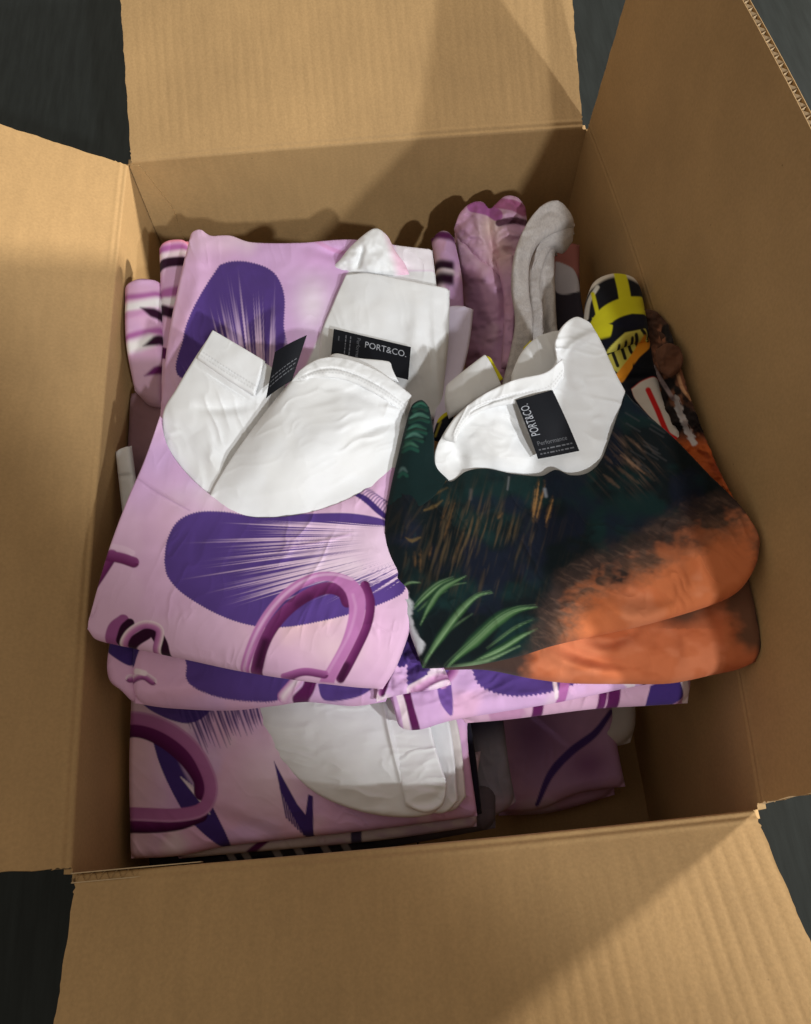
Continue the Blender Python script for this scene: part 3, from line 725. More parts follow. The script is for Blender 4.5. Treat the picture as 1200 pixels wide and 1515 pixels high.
sheet('body', s, [(182, 418, -.014), (206, 408, -.01), (238, 412, -.014)], [(238, 412, -.014), (240, 500, -.012), (238, 596, -.022)],
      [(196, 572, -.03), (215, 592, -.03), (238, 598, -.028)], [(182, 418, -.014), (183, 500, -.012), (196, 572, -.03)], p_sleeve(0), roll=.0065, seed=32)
s = shirt(215, 610, -0.1, 'dusky mauve shirt fold in the dark gap by the left wall')
sheet('body', s, [(190, 575, -.045), (245, 575, -.04)], [(245, 575, -.04), (250, 720, -.03)], [(180, 760, -.05), (215, 770, -.045), (250, 720, -.03)],
      [(190, 575, -.045), (185, 660, -.05), (180, 760, -.05)], lambda X, Y: Paint(X, Y, S(150, 118, 128)), roll=.008, step=2.5, wrinkle=(.004, 40))
s = shirt(185, 700, -0.06, 'narrow white sleeve hem standing in the gap by the left wall')
sheet('body', s, [(168, 664, -.026), (192, 655, -.024)], [(192, 655, -.024), (200, 720, -.022), (205, 770, -.024)], [(180, 770, -.03), (205, 770, -.024)],
      [(168, 664, -.026), (174, 720, -.028), (180, 770, -.03)], white_cloth, roll=.005, step=2, creases=[([(170, 706), (200, 702)], -.003, 3)])

# ---- back left shirt -------------------------------------------------------------------------------
s = shirt(420, 450, -0.06, 'lilac shirt with violet shell patch and printed black neck label at the back left')
def p_back(X, Y):
    p = lilac_base(X, Y, 41, 110); p.mix(S(224, 180, 214), .7 * sstep(400, 300, X)); p.blob(462, 450, 26, 40, S(238, 226, 236), .8); p.blob(475, 380, 40, 20, S(220, 170, 222), .7)
    p.mix(WHITE, sstep(-3, 3, (X - 514) + (Y - 405) * .45) * sstep(398, 403, Y)); p.mix(S(232, 226, 232), sstep(575, 590, X) * sstep(402, 398, Y))
    shell(p, [(325, 392), (340, 387), (365, 387), (395, 396), (412, 412), (421, 440), (420, 480), (418, 560), (270, 560), (271, 500), (283, 462), (303, 425)], (395, 760), [(200, 200), (240, 235), (250, 285), (260, 345), (268, 358), (274, 330), (290, 270)], hair=1.25, seed=44, zig=.9, light=S(236, 214, 236))
    p.stroke([(460, 352), (500, 372), (560, 382)], 3, ORCHID_L); return p
sheet('body', s, [(281, 341, .012), (296, 337, .014), (312, 346, .012), (340, 346, .012), (372, 356, .012), (440, 357, .012), (520, 352, .01), (600, 362, .008), (640, 366, .004)],
      [(640, 366, .004), (648, 440, .0), (655, 560, -.008), (655, 640, -.012)], [(232, 640, -.01), (400, 640, -.006), (655, 640, -.012)], [(281, 341, .012), (262, 420, .008), (245, 510, .002), (232, 640, -.01)],
      p_back, roll=dict(t=.004, l=.005, r=.004, b=.002), dome=.006, seed=40, step=1.3, wrinkle=(.0018, 60),
      creases=[([(440, 362), (510, 380), (600, 398), (645, 402)], -.006, 9), ([(300, 350), (290, 430), (260, 520)], .004, 12)])
sheet('white_neck', s, [(512, 404, .019), (545, 402, .020), (600, 412, .019), (666, 425, .014)], [(666, 425, .014), (664, 500, .008), (658, 560, .004), (655, 620, -.002)],
      [(470, 600, .001), (560, 610, .002), (655, 620, -.002)], [(512, 404, .019), (492, 450, .015), (474, 500, .010), (470, 600, .001)], white_cloth, roll=dict(t=.003, r=.005, l=.0012, b=.002), dome=.004, seed=42,
      creases=[([(618, 430), (616, 500), (625, 560)], .003, 12), ([(640, 430), (645, 520), (648, 600)], .002, 6)])
sheet('collar_peak', s, [(500, 388, 0.012), (520, 362, 0.018), (552, 336, 0.024), (572, 346, 0.020), (582, 368, 0.014)], [(582, 368, 0.014), (600, 390, 0.010), (606, 402, 0.008)],
      [(490, 398, 0.010), (540, 406, 0.012), (575, 404, 0.012), (606, 404, 0.008)], [(500, 388, 0.012), (494, 392, 0.011), (490, 398, 0.010)],
      lambda X, Y: (lambda p: (p.mix(S(240, 200, 220), sstep(572, 590, X - .3 * (Y - 380))), p)[1])(white_cloth(X, Y)), roll=.003, dome=.006, seed=43, wrinkle=(.003, 25),
      creases=[([(528, 400), (534, 375), (538, 362)], -.004, 4)])
tag(s, [(494, 487, .022), (608, 514, .020), (604, 562, .020), (489, 534, .022)], [
    ('PORT&CO.', .42, .36, .95, .36, .0062, False), ('Performance', .31, .12, .31, .95, .0032, True),
    ('|', .22, .12, .22, .9, .002, True), ('|', .16, .12, .16, .9, .002, True), ('|', .07, .2, .07, .34, .002, True)])
s = shirt(690, 500, -0.05, 'pale lilac white sleeve hem sticking out right of the back shirt')
sheet('body', s, [(655, 452, -.014), (680, 450, -.014), (701, 455, -.014)], [(701, 455, -.014), (694, 510, -.008), (680, 570, 0), (668, 640, .004)],
      [(640, 640, .004), (655, 645, .004), (668, 640, .004)], [(655, 452, -.014), (650, 540, -.004), (640, 640, .004)],
      lambda X, Y: Paint(X, Y, S(226, 216, 238)), roll=.003, seed=45)
s = shirt(662, 390, -0.08, 'plum striped lilac sleeve roll standing behind the back shirt collar')
def p_roll3(X, Y):
    p = lilac_base(X, Y, 95, 40)
    for y, w, c in ((338, 4, PALE), (348, 7, PLUM), (392, 8, PLUM_D), (402, 5, PALE), (412, 10, PLUM_D)):
        p.mix(c, np.exp(-((Y - y - .15 * (X - 660)) / w) ** 4) * (1 if y < 360 else sstep(676, 668, X)))
    return p
sheet('body', s, [(638, 344, -.05), (655, 336, -.046), (672, 342, -.05)], [(672, 342, -.05), (684, 400, -.045), (688, 470, -.045)], [(640, 470, -.045), (665, 475, -.045), (688, 470, -.045)],
      [(638, 344, -.05), (645, 400, -.045), (640, 470, -.045)], p_roll3, roll=.009, seed=46)

# ---- back right bundle -----------------------------------------------------------------------------
s = shirt(720, 420, -0.12, 'crumpled dusty pink shirt bundle in the back right corner')
def p_bundle(X, Y):
    p = lilac_base(X, Y, 97, 45); p.mix(S(206, 160, 186), .6)
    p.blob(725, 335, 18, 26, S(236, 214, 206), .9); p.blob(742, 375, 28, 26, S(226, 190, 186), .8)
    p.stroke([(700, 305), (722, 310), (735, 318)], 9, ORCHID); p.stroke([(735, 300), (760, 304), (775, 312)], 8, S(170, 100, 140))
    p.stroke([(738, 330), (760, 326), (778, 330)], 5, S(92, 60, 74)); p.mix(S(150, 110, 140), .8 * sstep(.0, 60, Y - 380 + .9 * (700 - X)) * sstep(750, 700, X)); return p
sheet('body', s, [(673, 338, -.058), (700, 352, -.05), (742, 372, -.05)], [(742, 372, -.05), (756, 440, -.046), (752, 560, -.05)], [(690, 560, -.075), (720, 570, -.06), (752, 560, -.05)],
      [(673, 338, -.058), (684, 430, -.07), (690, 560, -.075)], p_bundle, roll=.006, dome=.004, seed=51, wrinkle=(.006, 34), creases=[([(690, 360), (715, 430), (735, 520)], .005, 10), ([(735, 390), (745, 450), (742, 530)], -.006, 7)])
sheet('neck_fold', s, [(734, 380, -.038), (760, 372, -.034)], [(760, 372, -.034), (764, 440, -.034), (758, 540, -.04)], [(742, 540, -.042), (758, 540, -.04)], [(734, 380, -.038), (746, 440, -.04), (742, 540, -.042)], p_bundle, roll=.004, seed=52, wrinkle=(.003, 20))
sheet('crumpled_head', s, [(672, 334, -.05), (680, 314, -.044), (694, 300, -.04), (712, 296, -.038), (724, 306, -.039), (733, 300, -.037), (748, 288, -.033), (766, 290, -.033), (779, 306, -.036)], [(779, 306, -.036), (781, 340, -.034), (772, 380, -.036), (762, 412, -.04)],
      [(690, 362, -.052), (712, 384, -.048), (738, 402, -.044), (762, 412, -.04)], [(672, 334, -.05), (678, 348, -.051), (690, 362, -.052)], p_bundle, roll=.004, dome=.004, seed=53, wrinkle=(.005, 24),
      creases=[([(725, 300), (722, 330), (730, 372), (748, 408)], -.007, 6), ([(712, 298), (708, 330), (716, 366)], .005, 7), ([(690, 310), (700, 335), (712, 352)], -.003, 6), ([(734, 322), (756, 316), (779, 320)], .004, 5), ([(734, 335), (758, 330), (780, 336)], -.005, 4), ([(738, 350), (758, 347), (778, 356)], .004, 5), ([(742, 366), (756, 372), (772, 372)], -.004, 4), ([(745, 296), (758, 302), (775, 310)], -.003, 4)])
s = shirt(800, 440, -0.12, 'grey white twisted shirt looped over itself in the back right corner')
def p_loop(X, Y):
    p = Paint(X, Y, np.array([0.60, 0.565, 0.545])); p.mix(np.array([.5, .47, .46]), sstep(.4, .7, fbm(X * 7, Y * 3, 5))); return p
def ribbon(name, outer, inner, **kw):
    sheet(name, s, outer, [outer[-1], inner[-1]], inner, [outer[0], inner[0]], p_loop, **kw)
ribbon('inner_fold', [(792, 575, -.05), (793, 480, -.045), (788, 420, -.04), (798, 368, -.034), (818, 352, -.03)], [(838, 575, -.045), (826, 480, -.042), (823, 420, -.04), (822, 375, -.038), (828, 360, -.036)], roll=.006, seed=5, wrinkle=(.003, 22), creases=[([(806, 560), (806, 460), (806, 390)], -.006, 6)])
ribbon('hem_fold', [(770, 575, -.045), (786, 480, -.036), (782, 410, -.032), (790, 372, -.028), (806, 352, -.024)], [(800, 575, -.046), (806, 480, -.04), (800, 420, -.034), (806, 385, -.032), (818, 360, -.03)], roll=.004, seed=6, wrinkle=(.003, 24))
ribbon('under_lip', [(786, 398, -.028), (796, 358, -.02), (818, 338, -.016), (851, 326, -.02)], [(808, 372, -.034), (820, 364, -.034), (836, 366, -.034), (849, 350, -.03)], roll=.006, seed=7, wrinkle=(.001, 22))
ribbon('long_fold', [(740, 580, -.034), (762, 480, -.024), (757, 420, -.018), (762, 370, -.012), (780, 326, -.006), (804, 299, -.004), (826, 293, -.006), (843, 308, -.012), (852, 327, -.018)],
       [(772, 580, -.034), (790, 490, -.026), (784, 425, -.022), (785, 385, -.018), (797, 356, -.013), (815, 341, -.011), (832, 334, -.014), (842, 331, -.016), (852, 328, -.018)], roll=.005, seed=8, wrinkle=(.0025, 26),
       creases=[([(790, 330), (812, 312), (835, 322)], -.003, 6), ([(768, 440), (766, 390), (775, 350)], .003, 7)])
s = shirt(840, 420, -0.16, 'dark shirt with red and white print wedged behind the grey twisted shirt')
def p_wedge(X, Y):
    p = Paint(X, Y, S(60, 56, 66)); p.mix(S(170, 110, 104), sstep(415, 400, Y)); p.poly([(822, 385), (850, 400), (858, 428), (824, 432)], S(206, 204, 214)); return p
sheet('body', s, [(818, 358, -.07), (860, 352, -.065)], [(860, 352, -.065), (862, 430, -.06), (880, 520, -.05)], [(815, 520, -.07), (850, 525, -.06), (880, 520, -.05)],
      [(818, 358, -.07), (815, 430, -.075), (815, 520, -.07)], p_wedge, roll=.01, step=2.2, seed=55)

# ---- right: sporty yellow and black shirt ----------------------------------------------------------
s = shirt(940, 520, -0.04, 'black yellow and orange racing style shirt rolled up behind the dark shirt collar')
def p_race(X, Y):
    p = Paint(X, Y, S(22, 24, 32)); YEL = S(226, 222, 40)
    p.mix(S(232, 226, 214), sstep(3, -3, Y - (409 + .012 * (X - 915) ** 2)) )
    p.stroke([(868, 470), (872, 445), (884, 425)], 3, S(220, 220, 214))
    p.stroke([(917, 404), (922, 425), (926, 450)], 9, YEL)
    p.stroke([(877, 435), (882, 455), (888, 480)], 3, YEL)
    p.stroke([(876, 500), (896, 468), (925, 453), (955, 452)], 13, YEL); p.poly([(876, 470), (905, 470), (902, 500), (884, 500)], YEL)
    p.poly([(901, 479), (935, 464), (953, 465), (958, 480), (930, 488)], S(22, 24, 40), smooth=False)
    # second fold with lettering
    band = sstep(488, 494, Y + .25 * (X - 930)); p.mix(S(20, 22, 32), band)
    p.poly([(893, 520), (925, 492), (955, 486), (962, 495), (915, 552), (905, 545)], S(214, 206, 96), smooth=False)
    K = S(40, 40, 34)
    p.stroke([(906, 520), (914, 541)], 2.5, K, soft=.9); p.stroke([(899, 523), (912, 516)], 2.5, K, soft=.9)
    p.stroke([(918, 508), (925, 530)], 2.5, K, soft=.9)
    p.stroke([(928, 503), (935, 522), (944, 516), (937, 498)], 2.4, K, soft=.9)
    p.stroke([(942, 494), (950, 506)], 2.5, K, soft=.9); p.stroke([(950, 488), (956, 493)], 2.2, K, soft=.9)
    p.poly([(910, 556), (934, 525), (955, 493), (962, 512), (945, 530), (932, 550), (920, 566)], S(240, 158, 44), smooth=True)
    p.mix(S(18, 20, 28), sstep(4, -3, np.abs(Y - 545 + .45 * (X - 955)) - 14) * (X > 936))
    # white panel with red piping
    Wp = [(934, 575), (952, 562), (974, 558), (985, 585), (1002, 625), (1030, 670), (1056, 712), (1040, 705), (1000, 660), (965, 620), (940, 590)]
    p.poly(Wp, S(214, 44, 44)); p.poly([(x * .988 + 11.6, y * .988 + 7.8) for x, y in Wp], S(228, 222, 214))
    p.stroke([(959, 577), (972, 605), (990, 645), (1012, 662)], 4, S(214, 40, 40)); p.stroke([(988, 640), (1008, 655), (1030, 690)], 2, S(214, 40, 40))
    p.poly([(1036, 695), (1052, 705), (1072, 735), (1050, 730)], S(240, 170, 40)); return p
sheet('top_roll', s, [(868, 440, .004), (880, 412, .006), (908, 400, .006), (938, 406, .004), (952, 430, .002)], [(952, 430, .002), (960, 470, .012), (964, 500, .02)],
      [(876, 520, .024), (910, 512, .026), (940, 500, .024), (964, 492, .02)], [(868, 440, .004), (866, 480, .014), (876, 520, .024)], p_race, roll=dict(t=.010, r=.009, l=.008, b=.008), dome=.006, seed=61, step=1.0)
sheet('body', s, [(880, 506, .012), (915, 490, .014), (945, 482, .012), (964, 488, .008)], [(964, 488, .008), (974, 545, .012), (990, 600, .02), (1020, 655, .028), (1062, 720, .036)],
      [(870, 640, .036), (940, 680, .04), (1000, 720, .04), (1062, 730, .036)], [(880, 506, .012), (868, 570, .024), (870, 640, .036)], p_race, roll=dict(t=.006, r=.008, l=.004, b=.004), seed=62, step=1.1,
      creases=[([(905, 560), (930, 560), (975, 556)], -.003, 5)])
sheet('sleeve_edge', s, [(955, 492, .0), (970, 490, -.002)], [(970, 490, -.002), (975, 505, -.002), (972, 520, -.002)], [(960, 520, .0), (972, 520, -.002)], [(955, 492, .0), (960, 520, .0)],
      lambda X, Y: Paint(X, Y, S(200, 190, 190)), roll=.003, step=1.5)
WN = 'white_neck'
sheet(WN, s, [(660, 568, .050), (684, 548, .056), (718, 521, .060)], [(718, 521, .060), (730, 540, .061), (744, 562, .062)], [(664, 616, .052), (690, 602, .058), (744, 577, .062)], [(660, 568, .050), (658, 592, .051), (664, 616, .052)],
      white_cloth, roll=.003, seed=63, dome=.004)
sheet('collar_trim', s, [(719, 524, .056), (727, 529, .056)], [(727, 529, .056), (743, 556, .058)], [(735, 565, .058), (747, 562, .058)], [(719, 524, .056), (735, 565, .058)],
      lambda X, Y: Paint(X, Y, S(210, 200, 40)), roll=.0015)
sheet(WN, s, [(757, 552, .066), (770, 522, .066), (790, 500, .067), (815, 489, .068), (842, 486, .068)], [(842, 486, .068), (845, 520, .070), (842, 560, .072)], [(757, 566, .068), (800, 568, .070), (842, 562, .072)], [(757, 552, .066), (757, 566, .068)],
      white_cloth, roll=.003, seed=64, dome=.003)
sheet('collar_trim', s, [(775, 512, .060), (786, 501, .060)], [(786, 501, .060), (792, 510, .061)], [(773, 524, .061), (792, 513, .061)], [(775, 512, .060), (773, 524, .061)],
      lambda X, Y: Paint(X, Y, S(210, 200, 40)), roll=.0015)
sheet('sleeve_corner', s, [(648, 618, .03), (660, 608, .03), (674, 606, .03)], [(674, 606, .03), (668, 625, .034), (662, 648, .038)], [(640, 648, .038), (650, 650, .038), (662, 648, .038)], [(648, 618, .03), (643, 632, .034), (640, 648, .038)],
      lambda X, Y: (lambda p: (p.stroke([(648, 622), (660, 612), (674, 609)], 3, S(206, 196, 40)), p.stroke([(652, 624), (644, 645)], 1.5, S(150, 140, 60)), p)[2])(Paint(X, Y, S(22, 24, 36))), roll=.003)

# brown and orange crumple against the right wall
s = shirt(990, 560, -0.08, 'crumpled brown and orange shirt stuffed against the right wall')
def p_brown(X, Y):
    p = Paint(X, Y, S(84, 58, 46)); p.mix(S(150, 100, 74), sstep(.45, .65, fbm(X / 14, Y / 20, 7))); p.mix(S(34, 28, 28), sstep(.5, .62, fbm(X / 22 + 9, Y / 26, 17)))
    p.mix(S(196, 98, 48), sstep(636, 665, Y)); p.blob(1062, 690, 14, 20, S(120, 40, 30), .7)
    p.stroke([(1000, 590), (1012, 625), (1026, 655)], 5, S(206, 200, 200), rough=3); p.stroke([(966, 542), (980, 565), (996, 590)], 3, S(170, 150, 150))
    p.stroke([(1001, 548), (1010, 575), (1022, 590)], 2.5, S(210, 160, 120)); return p
sheet('body', s, [(950, 452, .006), (972, 458, .018), (990, 476, .03)], [(990, 476, .03), (1010, 540, .036), (1030, 600, .042), (1062, 680, .052), (1097, 745, .060)],
      [(1000, 760, .035), (1050, 760, .050), (1097, 752, .060)], [(950, 452, .006), (960, 550, .006), (985, 650, .022), (1000, 760, .035)], p_brown, roll=.006, seed=71, wrinkle=(.007, 24),
      creases=[([(985, 515), (1000, 505), (1012, 512)], .006, 8), ([(1000, 545), (1012, 575), (1022, 600)], .006, 6), ([(980, 540), (990, 580), (1020, 650)], -.008, 8)])
sheet('fold', s, [(972, 514, .030), (988, 505, .038), (1008, 512, .042)], [(1008, 512, .042), (1013, 530, .042), (1006, 548, .040)], [(980, 546, .034), (994, 552, .038), (1006, 548, .040)], [(972, 514, .030), (974, 530, .032), (980, 546, .034)],
      lambda X, Y: (lambda p: (p.mix(S(88, 58, 44), sstep(.4, .7, fbm(X / 10, Y / 14, 77, 3))), p)[1])(Paint(X, Y, S(110, 74, 56))), roll=.0035, seed=72, wrinkle=(.003, 18))

# ---- the dark palm print shirt on top right ----------------------------------------------------------
s = shirt(850, 850, 0.02, 'dark palm leaf and orange fur print shirt with white neck, topmost on the right')
FURB = S(74, 56, 50)
def p_palm(X, Y):
    p = Paint(X, Y, S(15, 23, 26))
    n = fbm(X / 70, Y / 55, 201, 4); p.mix(S(20, 42, 42), .9 * sstep(.45, .7, n)); p.mix(S(22, 26, 42), .7 * sstep(.5, .7, fbm(X / 60 + 5, Y / 60, 205, 3)))
    rs = random.Random(9)
    # dim dry fronds
    for k in range(60):
        x = rs.uniform(590, 800); y = rs.uniform(720, 880); L = rs.uniform(14, 46); sl = -.28 + rs.uniform(-.12, .12) - .5 * (x < 650) * (y < 770)
        c = rs.choice([S(60, 50, 38), S(78, 64, 46), S(44, 56, 52), S(34, 52, 50), S(50, 44, 40)])
        p.stroke([(x, y), (x + sl * L * .5 + 1, y + L * .5), (x + sl * L, y + L)], rs.uniform(.8, 2.2), c, k=rs.uniform(.15, .4), soft=2.0, taper=(.2, .2), n=8)
    for (x, y, L, sl, w, k) in ((797, 708, 64, -.12, 3, .9), (806, 712, 60, -.2, 2.5, .9), (817, 735, 44, -.22, 3, .9), (791, 720, 50, -.06, 2, .6), (672, 740, 60, -.25, 3, .6), (622, 812, 34, 0, 2, .6), (638, 805, 22, -.15, 2, .6), (614, 816, 24, 0, 1.8, .5), (690, 770, 70, -.3, 3, .35), (742, 755, 14, -.4, 3, .7), (665, 735, 50, -.3, 2, .5)):
        p.stroke([(x, y), (x + sl * L, y + L)], w, S(104, 78, 48), k=k * .45, soft=2.6, taper=(.2, .1), n=8, rough=2.2); p.stroke([(x + 1, y + 4), (x + sl * L, y + L * .9)], w * .35, S(170, 126, 76), k=(.75 if x > 785 and y < 760 else .25) * k, taper=(.2, .1), n=8, rough=1.0)
    for q in (((640, 722), (655, 714), (664, 708)), ((618, 742), (640, 732), (662, 722)), ((628, 755), (645, 748), (655, 740)), ((600, 795), (610, 800), (622, 795))):
        p.stroke(list(q), 2.0, S(104, 84, 50), k=.6, soft=1.8, taper=(.2, .3), n=8, rough=1.5)
    p.stroke([(753, 706), (751, 724)], 1.2, S(110, 114, 118), k=.7, soft=1.6); p.stroke([(806, 724), (808, 734)], 2, S(150, 156, 166), k=.7, soft=2.4); p.stroke([(697, 725), (696, 738)], 2, S(90, 84, 86), k=.5, soft=2.6)
    st = fbm((X + .27 * Y) / 4.2, Y / 46, 221, 3); reg = np.exp(-((X - 700) / 85) ** 2 - ((Y - 800) / 62) ** 2)
    p.mix(S(72, 62, 48), .6 * sstep(.48, .72, st) * reg); p.mix(S(104, 84, 56), .45 * sstep(.62, .8, st) * reg)
    st2 = fbm((X - .9 * Y) / 5, (X + Y) / 60, 223, 3); reg2 = np.exp(-((X - 925) / 36) ** 2 - ((Y - 680) / 32) ** 2)
    p.mix(S(100, 80, 66), .65 * sstep(.46, .72, st2) * reg2); p.mix(S(140, 112, 94), .45 * sstep(.6, .8, st2) * reg2)
    # right hand dry fronds beside the neck
    for k in range(16):
        x = rs.uniform(890, 940); y = rs.uniform(640, 705); L = rs.uniform(14, 42)
        p.stroke([(x, y), (x + L * .9, y + L * .55 + 6)], rs.uniform(1, 2.4), rs.choice([S(110, 84, 66), S(150, 116, 92), S(70, 58, 50), S(60, 52, 48)]), k=rs.uniform(.2, .6), soft=2.2, taper=(.2, .2), n=6, rough=1.5)
    for k in range(14):
        x = rs.uniform(925, 985); y = rs.uniform(600, 690); p.stroke([(x, y), (x + 20, y + 12)], 1.2, S(70, 70, 72), k=.4, n=5)
    # blades of grass
    G1, G2, G3 = S(36, 66, 42), S(68, 104, 62), S(116, 146, 104)
    def blade(pts, w, k=1.0):
        p.stroke(pts, w, G1, k=.92 * k, soft=2.2, taper=(.1, .1), n=30, profile=[(-1, S(26, 48, 36)), (-.5, G1), (.0, G2), (.3, G3), (.5, G2), (1, S(30, 54, 38))])
        for q in (-.45, -.1, .3):
            p.stroke([(x + q * w * .6, y + q * w * .8) for x, y in pts], .7, rs.choice([G3, S(30, 60, 36), S(150, 176, 140)]), k=.4 * k, taper=(.1, .1), n=20)
    blade([(640, 960), (668, 930), (700, 908)], 3, .35); blade([(618, 905), (640, 885), (662, 874)], 3, .5); blade([(720, 960), (760, 930), (790, 916)], 3.5, .5); blade([(645, 880), (668, 866), (690, 862)], 2.5, .4)
    blade([(595, 868), (607, 862), (622, 862)], 2.5, .6); blade([(612, 900), (630, 880), (650, 864), (672, 855)], 6); blade([(622, 925), (636, 895), (655, 870), (690, 852)], 6)
    blade([(625, 985), (650, 945), (680, 905), (705, 882), (728, 876)], 7); blade([(660, 986), (700, 950), (735, 918), (765, 902), (795, 898)], 10)
    blade([(700, 978), (740, 960), (770, 942), (795, 930)], 6); blade([(665, 984), (720, 975), (770, 955)], 3, .8); blade([(690, 992), (720, 988), (750, 975)], 5, .9)
    # white smudge at the lower left edge
    p.poly([(586, 868), (600, 874), (608, 900), (612, 930), (628, 952), (618, 968), (604, 930), (590, 890)], S(196, 198, 204), rough=7, soft=3, k=.85)
    # orange fur region
    q = Paint(X, Y, (0, 0, 0)); Cb = spline([(742, 1010), (770, 985), (795, 950), (805, 905), (830, 860), (862, 838), (900, 818), (945, 800), (975, 778), (1030, 752), (1085, 735), (1150, 720), (1180, 1100), (760, 1100)], 80)
    d, sp, sd = polydist(X, Y, np.vstack([Cb, Cb[:1]])); d = np.where(inside(X, Y, Cb), -d, d)
    warp = 22 * (fbm(X / 26, Y / 18, 301, 5) - .5) + 9 * (fbm(X / 6 + Y / 30, Y / 5, 303, 3) - .5)
    p.mix(FURB, .92 * sstep(24, -18, d + warp))
    hair = fbm((X + Y * .5) / 20, (Y - X * .5) / 4.5, 305, 4)
    p.mix(S(118, 86, 68), .8 * sstep(-6, -40, d + warp)); p.mix(S(138, 108, 92), .28 * sstep(.45, .75, hair) * sstep(16, -10, d + warp))
    p.mix(S(44, 38, 36), .42 * sstep(.46, .8, fbm((X + Y * .3) / 26, (Y - X * .3) / 11, 307, 4)) * sstep(16, -6, d + warp))
    OR = S(208, 120, 76)
    ow = sstep(-26, -72, d + 1.5 * warp); 
    ow = np.maximum(ow, .5 * sstep(-10, -30, d + warp) * sstep(.42, .62, fbm(X / 30, Y / 22, 309, 3)))
    p.mix(OR, ow)
    p.mix(S(186, 98, 56), .6 * ow * sstep(.5, .7, fbm(X / 60, Y / 40, 311, 3))); p.mix(S(220, 142, 104), .6 * ow * sstep(.5, .72, fbm(X / 50 + 3, Y / 36, 313, 3)))
    # darker fur patches inside the orange
    for (x, y, rx, ry, k) in ((905, 850, 26, 14, .9), (950, 800, 40, 10, .5), (1010, 778, 46, 12, .6), (1060, 752, 22, 10, .85), (835, 880, 12, 22, .7), (1000, 800, 60, 14, .35)):
        g = np.exp(-((X - x) / rx) ** 2 - ((Y - y) / ry) ** 2 + 2.2 * (fbm(X / 14, Y / 10, 315, 3) - .5)); p.mix(S(48, 40, 38), np.clip(k * g, 0, .95))
    for k in range(40):
        t = rs.random(); b = Cb[int(t * 44) + 2]; x = b[0] + rs.uniform(-14, 22); y = b[1] + rs.uniform(-6, 22)
        p.stroke([(x, y), (x + rs.uniform(6, 14), y - rs.uniform(-2, 8)), (x + rs.uniform(16, 30), y - rs.uniform(0, 14))], 1, rs.choice([S(140, 112, 98), S(110, 88, 76), S(40, 34, 34)]), k=.14, soft=1.8, taper=(.2, .2), n=6)
    return p
def p_palm_low(X, Y):
    p = Paint(X, Y, S(204, 116, 76)); p.mix(S(182, 94, 56), .7 * sstep(.45, .68, fbm(X / 60, Y / 26, 411, 3))); p.mix(S(220, 136, 98), .6 * sstep(.5, .7, fbm(X / 46, Y / 30, 413, 3)))
    w = 26 * (fbm(X / 22, Y / 16, 415, 4) - .5)
    p.mix(FURB, sstep(800, 770, X + w + .4 * (Y - 980))); p.mix(S(96, 70, 56), .9 * np.clip(np.exp(-((X - 1010) / 40) ** 2 - ((Y - 905) / 22) ** 2) * 1.2 + w / 60, 0, 1) * (Y < 930))
    p.mix(S(92, 70, 56), .9 * sstep(-20, 10, (X - 1085) * 1.0 - (Y - 915) * .35 + w) * sstep(975, 945, Y - .2 * (X - 1100) + w * .6)); 
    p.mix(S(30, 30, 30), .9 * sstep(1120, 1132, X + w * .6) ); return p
# lower fold first, then the top layer
sheet('lower_fold', s, [(640, 930, .016), (800, 880, .02), (950, 860, .026), (1112, 845, .048)], [(1112, 845, .048), (1124, 900, .048), (1132, 940, .046), (1134, 968, .042)],
      [(650, 986, .006), (720, 986, .006), (790, 999, .004), (850, 1006, .004), (930, 1007, .004), (1000, 1006, .010), (1060, 994, .020), (1100, 985, .030), (1134, 972, .042)],
      [(640, 930, .016), (643, 960, .01), (650, 986, .006)], p_palm_low, roll=dict(t=.006, b=.010, r=.009, l=.005), dome=.006, seed=81, wrinkle=(.002, 60),
      creases=[([(800, 960), (850, 985), (930, 1004)], .005, 10), ([(815, 950), (880, 975), (960, 990)], -.004, 9), ([(985, 900), (1015, 950), (1020, 1004)], .003, 14), ([(1070, 900), (1075, 950), (1090, 985)], .003, 12), ([(850, 945), (900, 950), (950, 930)], -.004, 10)])
TOPB = [(588, 690, .050), (600, 694, .052), (620, 700, .051), (648, 702, .050), (668, 711, .050), (690, 696, .054), (720, 692, .056), (760, 700, .056), (800, 703, .056), (822, 694, .058), (845, 702, .056), (870, 698, .056), (890, 679, .056), (905, 640, .058), (926, 577, .062)]
sheet('body', s, TOPB, [(926, 577, .062), (962, 612, .062), (1000, 646, .062), (1050, 698, .064), (1100, 748, .070), (1130, 795, .074)],
      [(625, 985, .022), (700, 980, .026), (770, 966, .030), (830, 948, .034), (960, 919, .042), (1060, 889, .056), (1100, 868, .064), (1124, 832, .071), (1130, 795, .074)],
      [(588, 690, .05), (574, 735, .049), (569, 800, .044), (590, 880, .036), (605, 930, .03), (625, 985, .022)], p_palm, step=1.35,
      roll=dict(t=.0016, r=.005, b=.0085, l=.0045), dome=.007, seed=82, wrinkle=(.002, 70),
      creases=[([(612, 690), (606, 740), (598, 820)], .005, 18), ([(640, 700), (630, 760), (620, 860)], -.003, 16), ([(880, 850), (900, 892), (945, 917), (1010, 906)], .006, 15), ([(905, 830), (940, 878), (1000, 890)], -.005, 14),
               ([(1015, 800), (1024, 850), (1022, 900)], .003, 14), ([(840, 900), (880, 930), (930, 925)], -.003, 12), ([(905, 640), (950, 700), (1040, 760)], .003, 30), ([(690, 720), (800, 760), (900, 760)], -.002, 40), ([(760, 780), (840, 830), (900, 880)], .003, 30)])
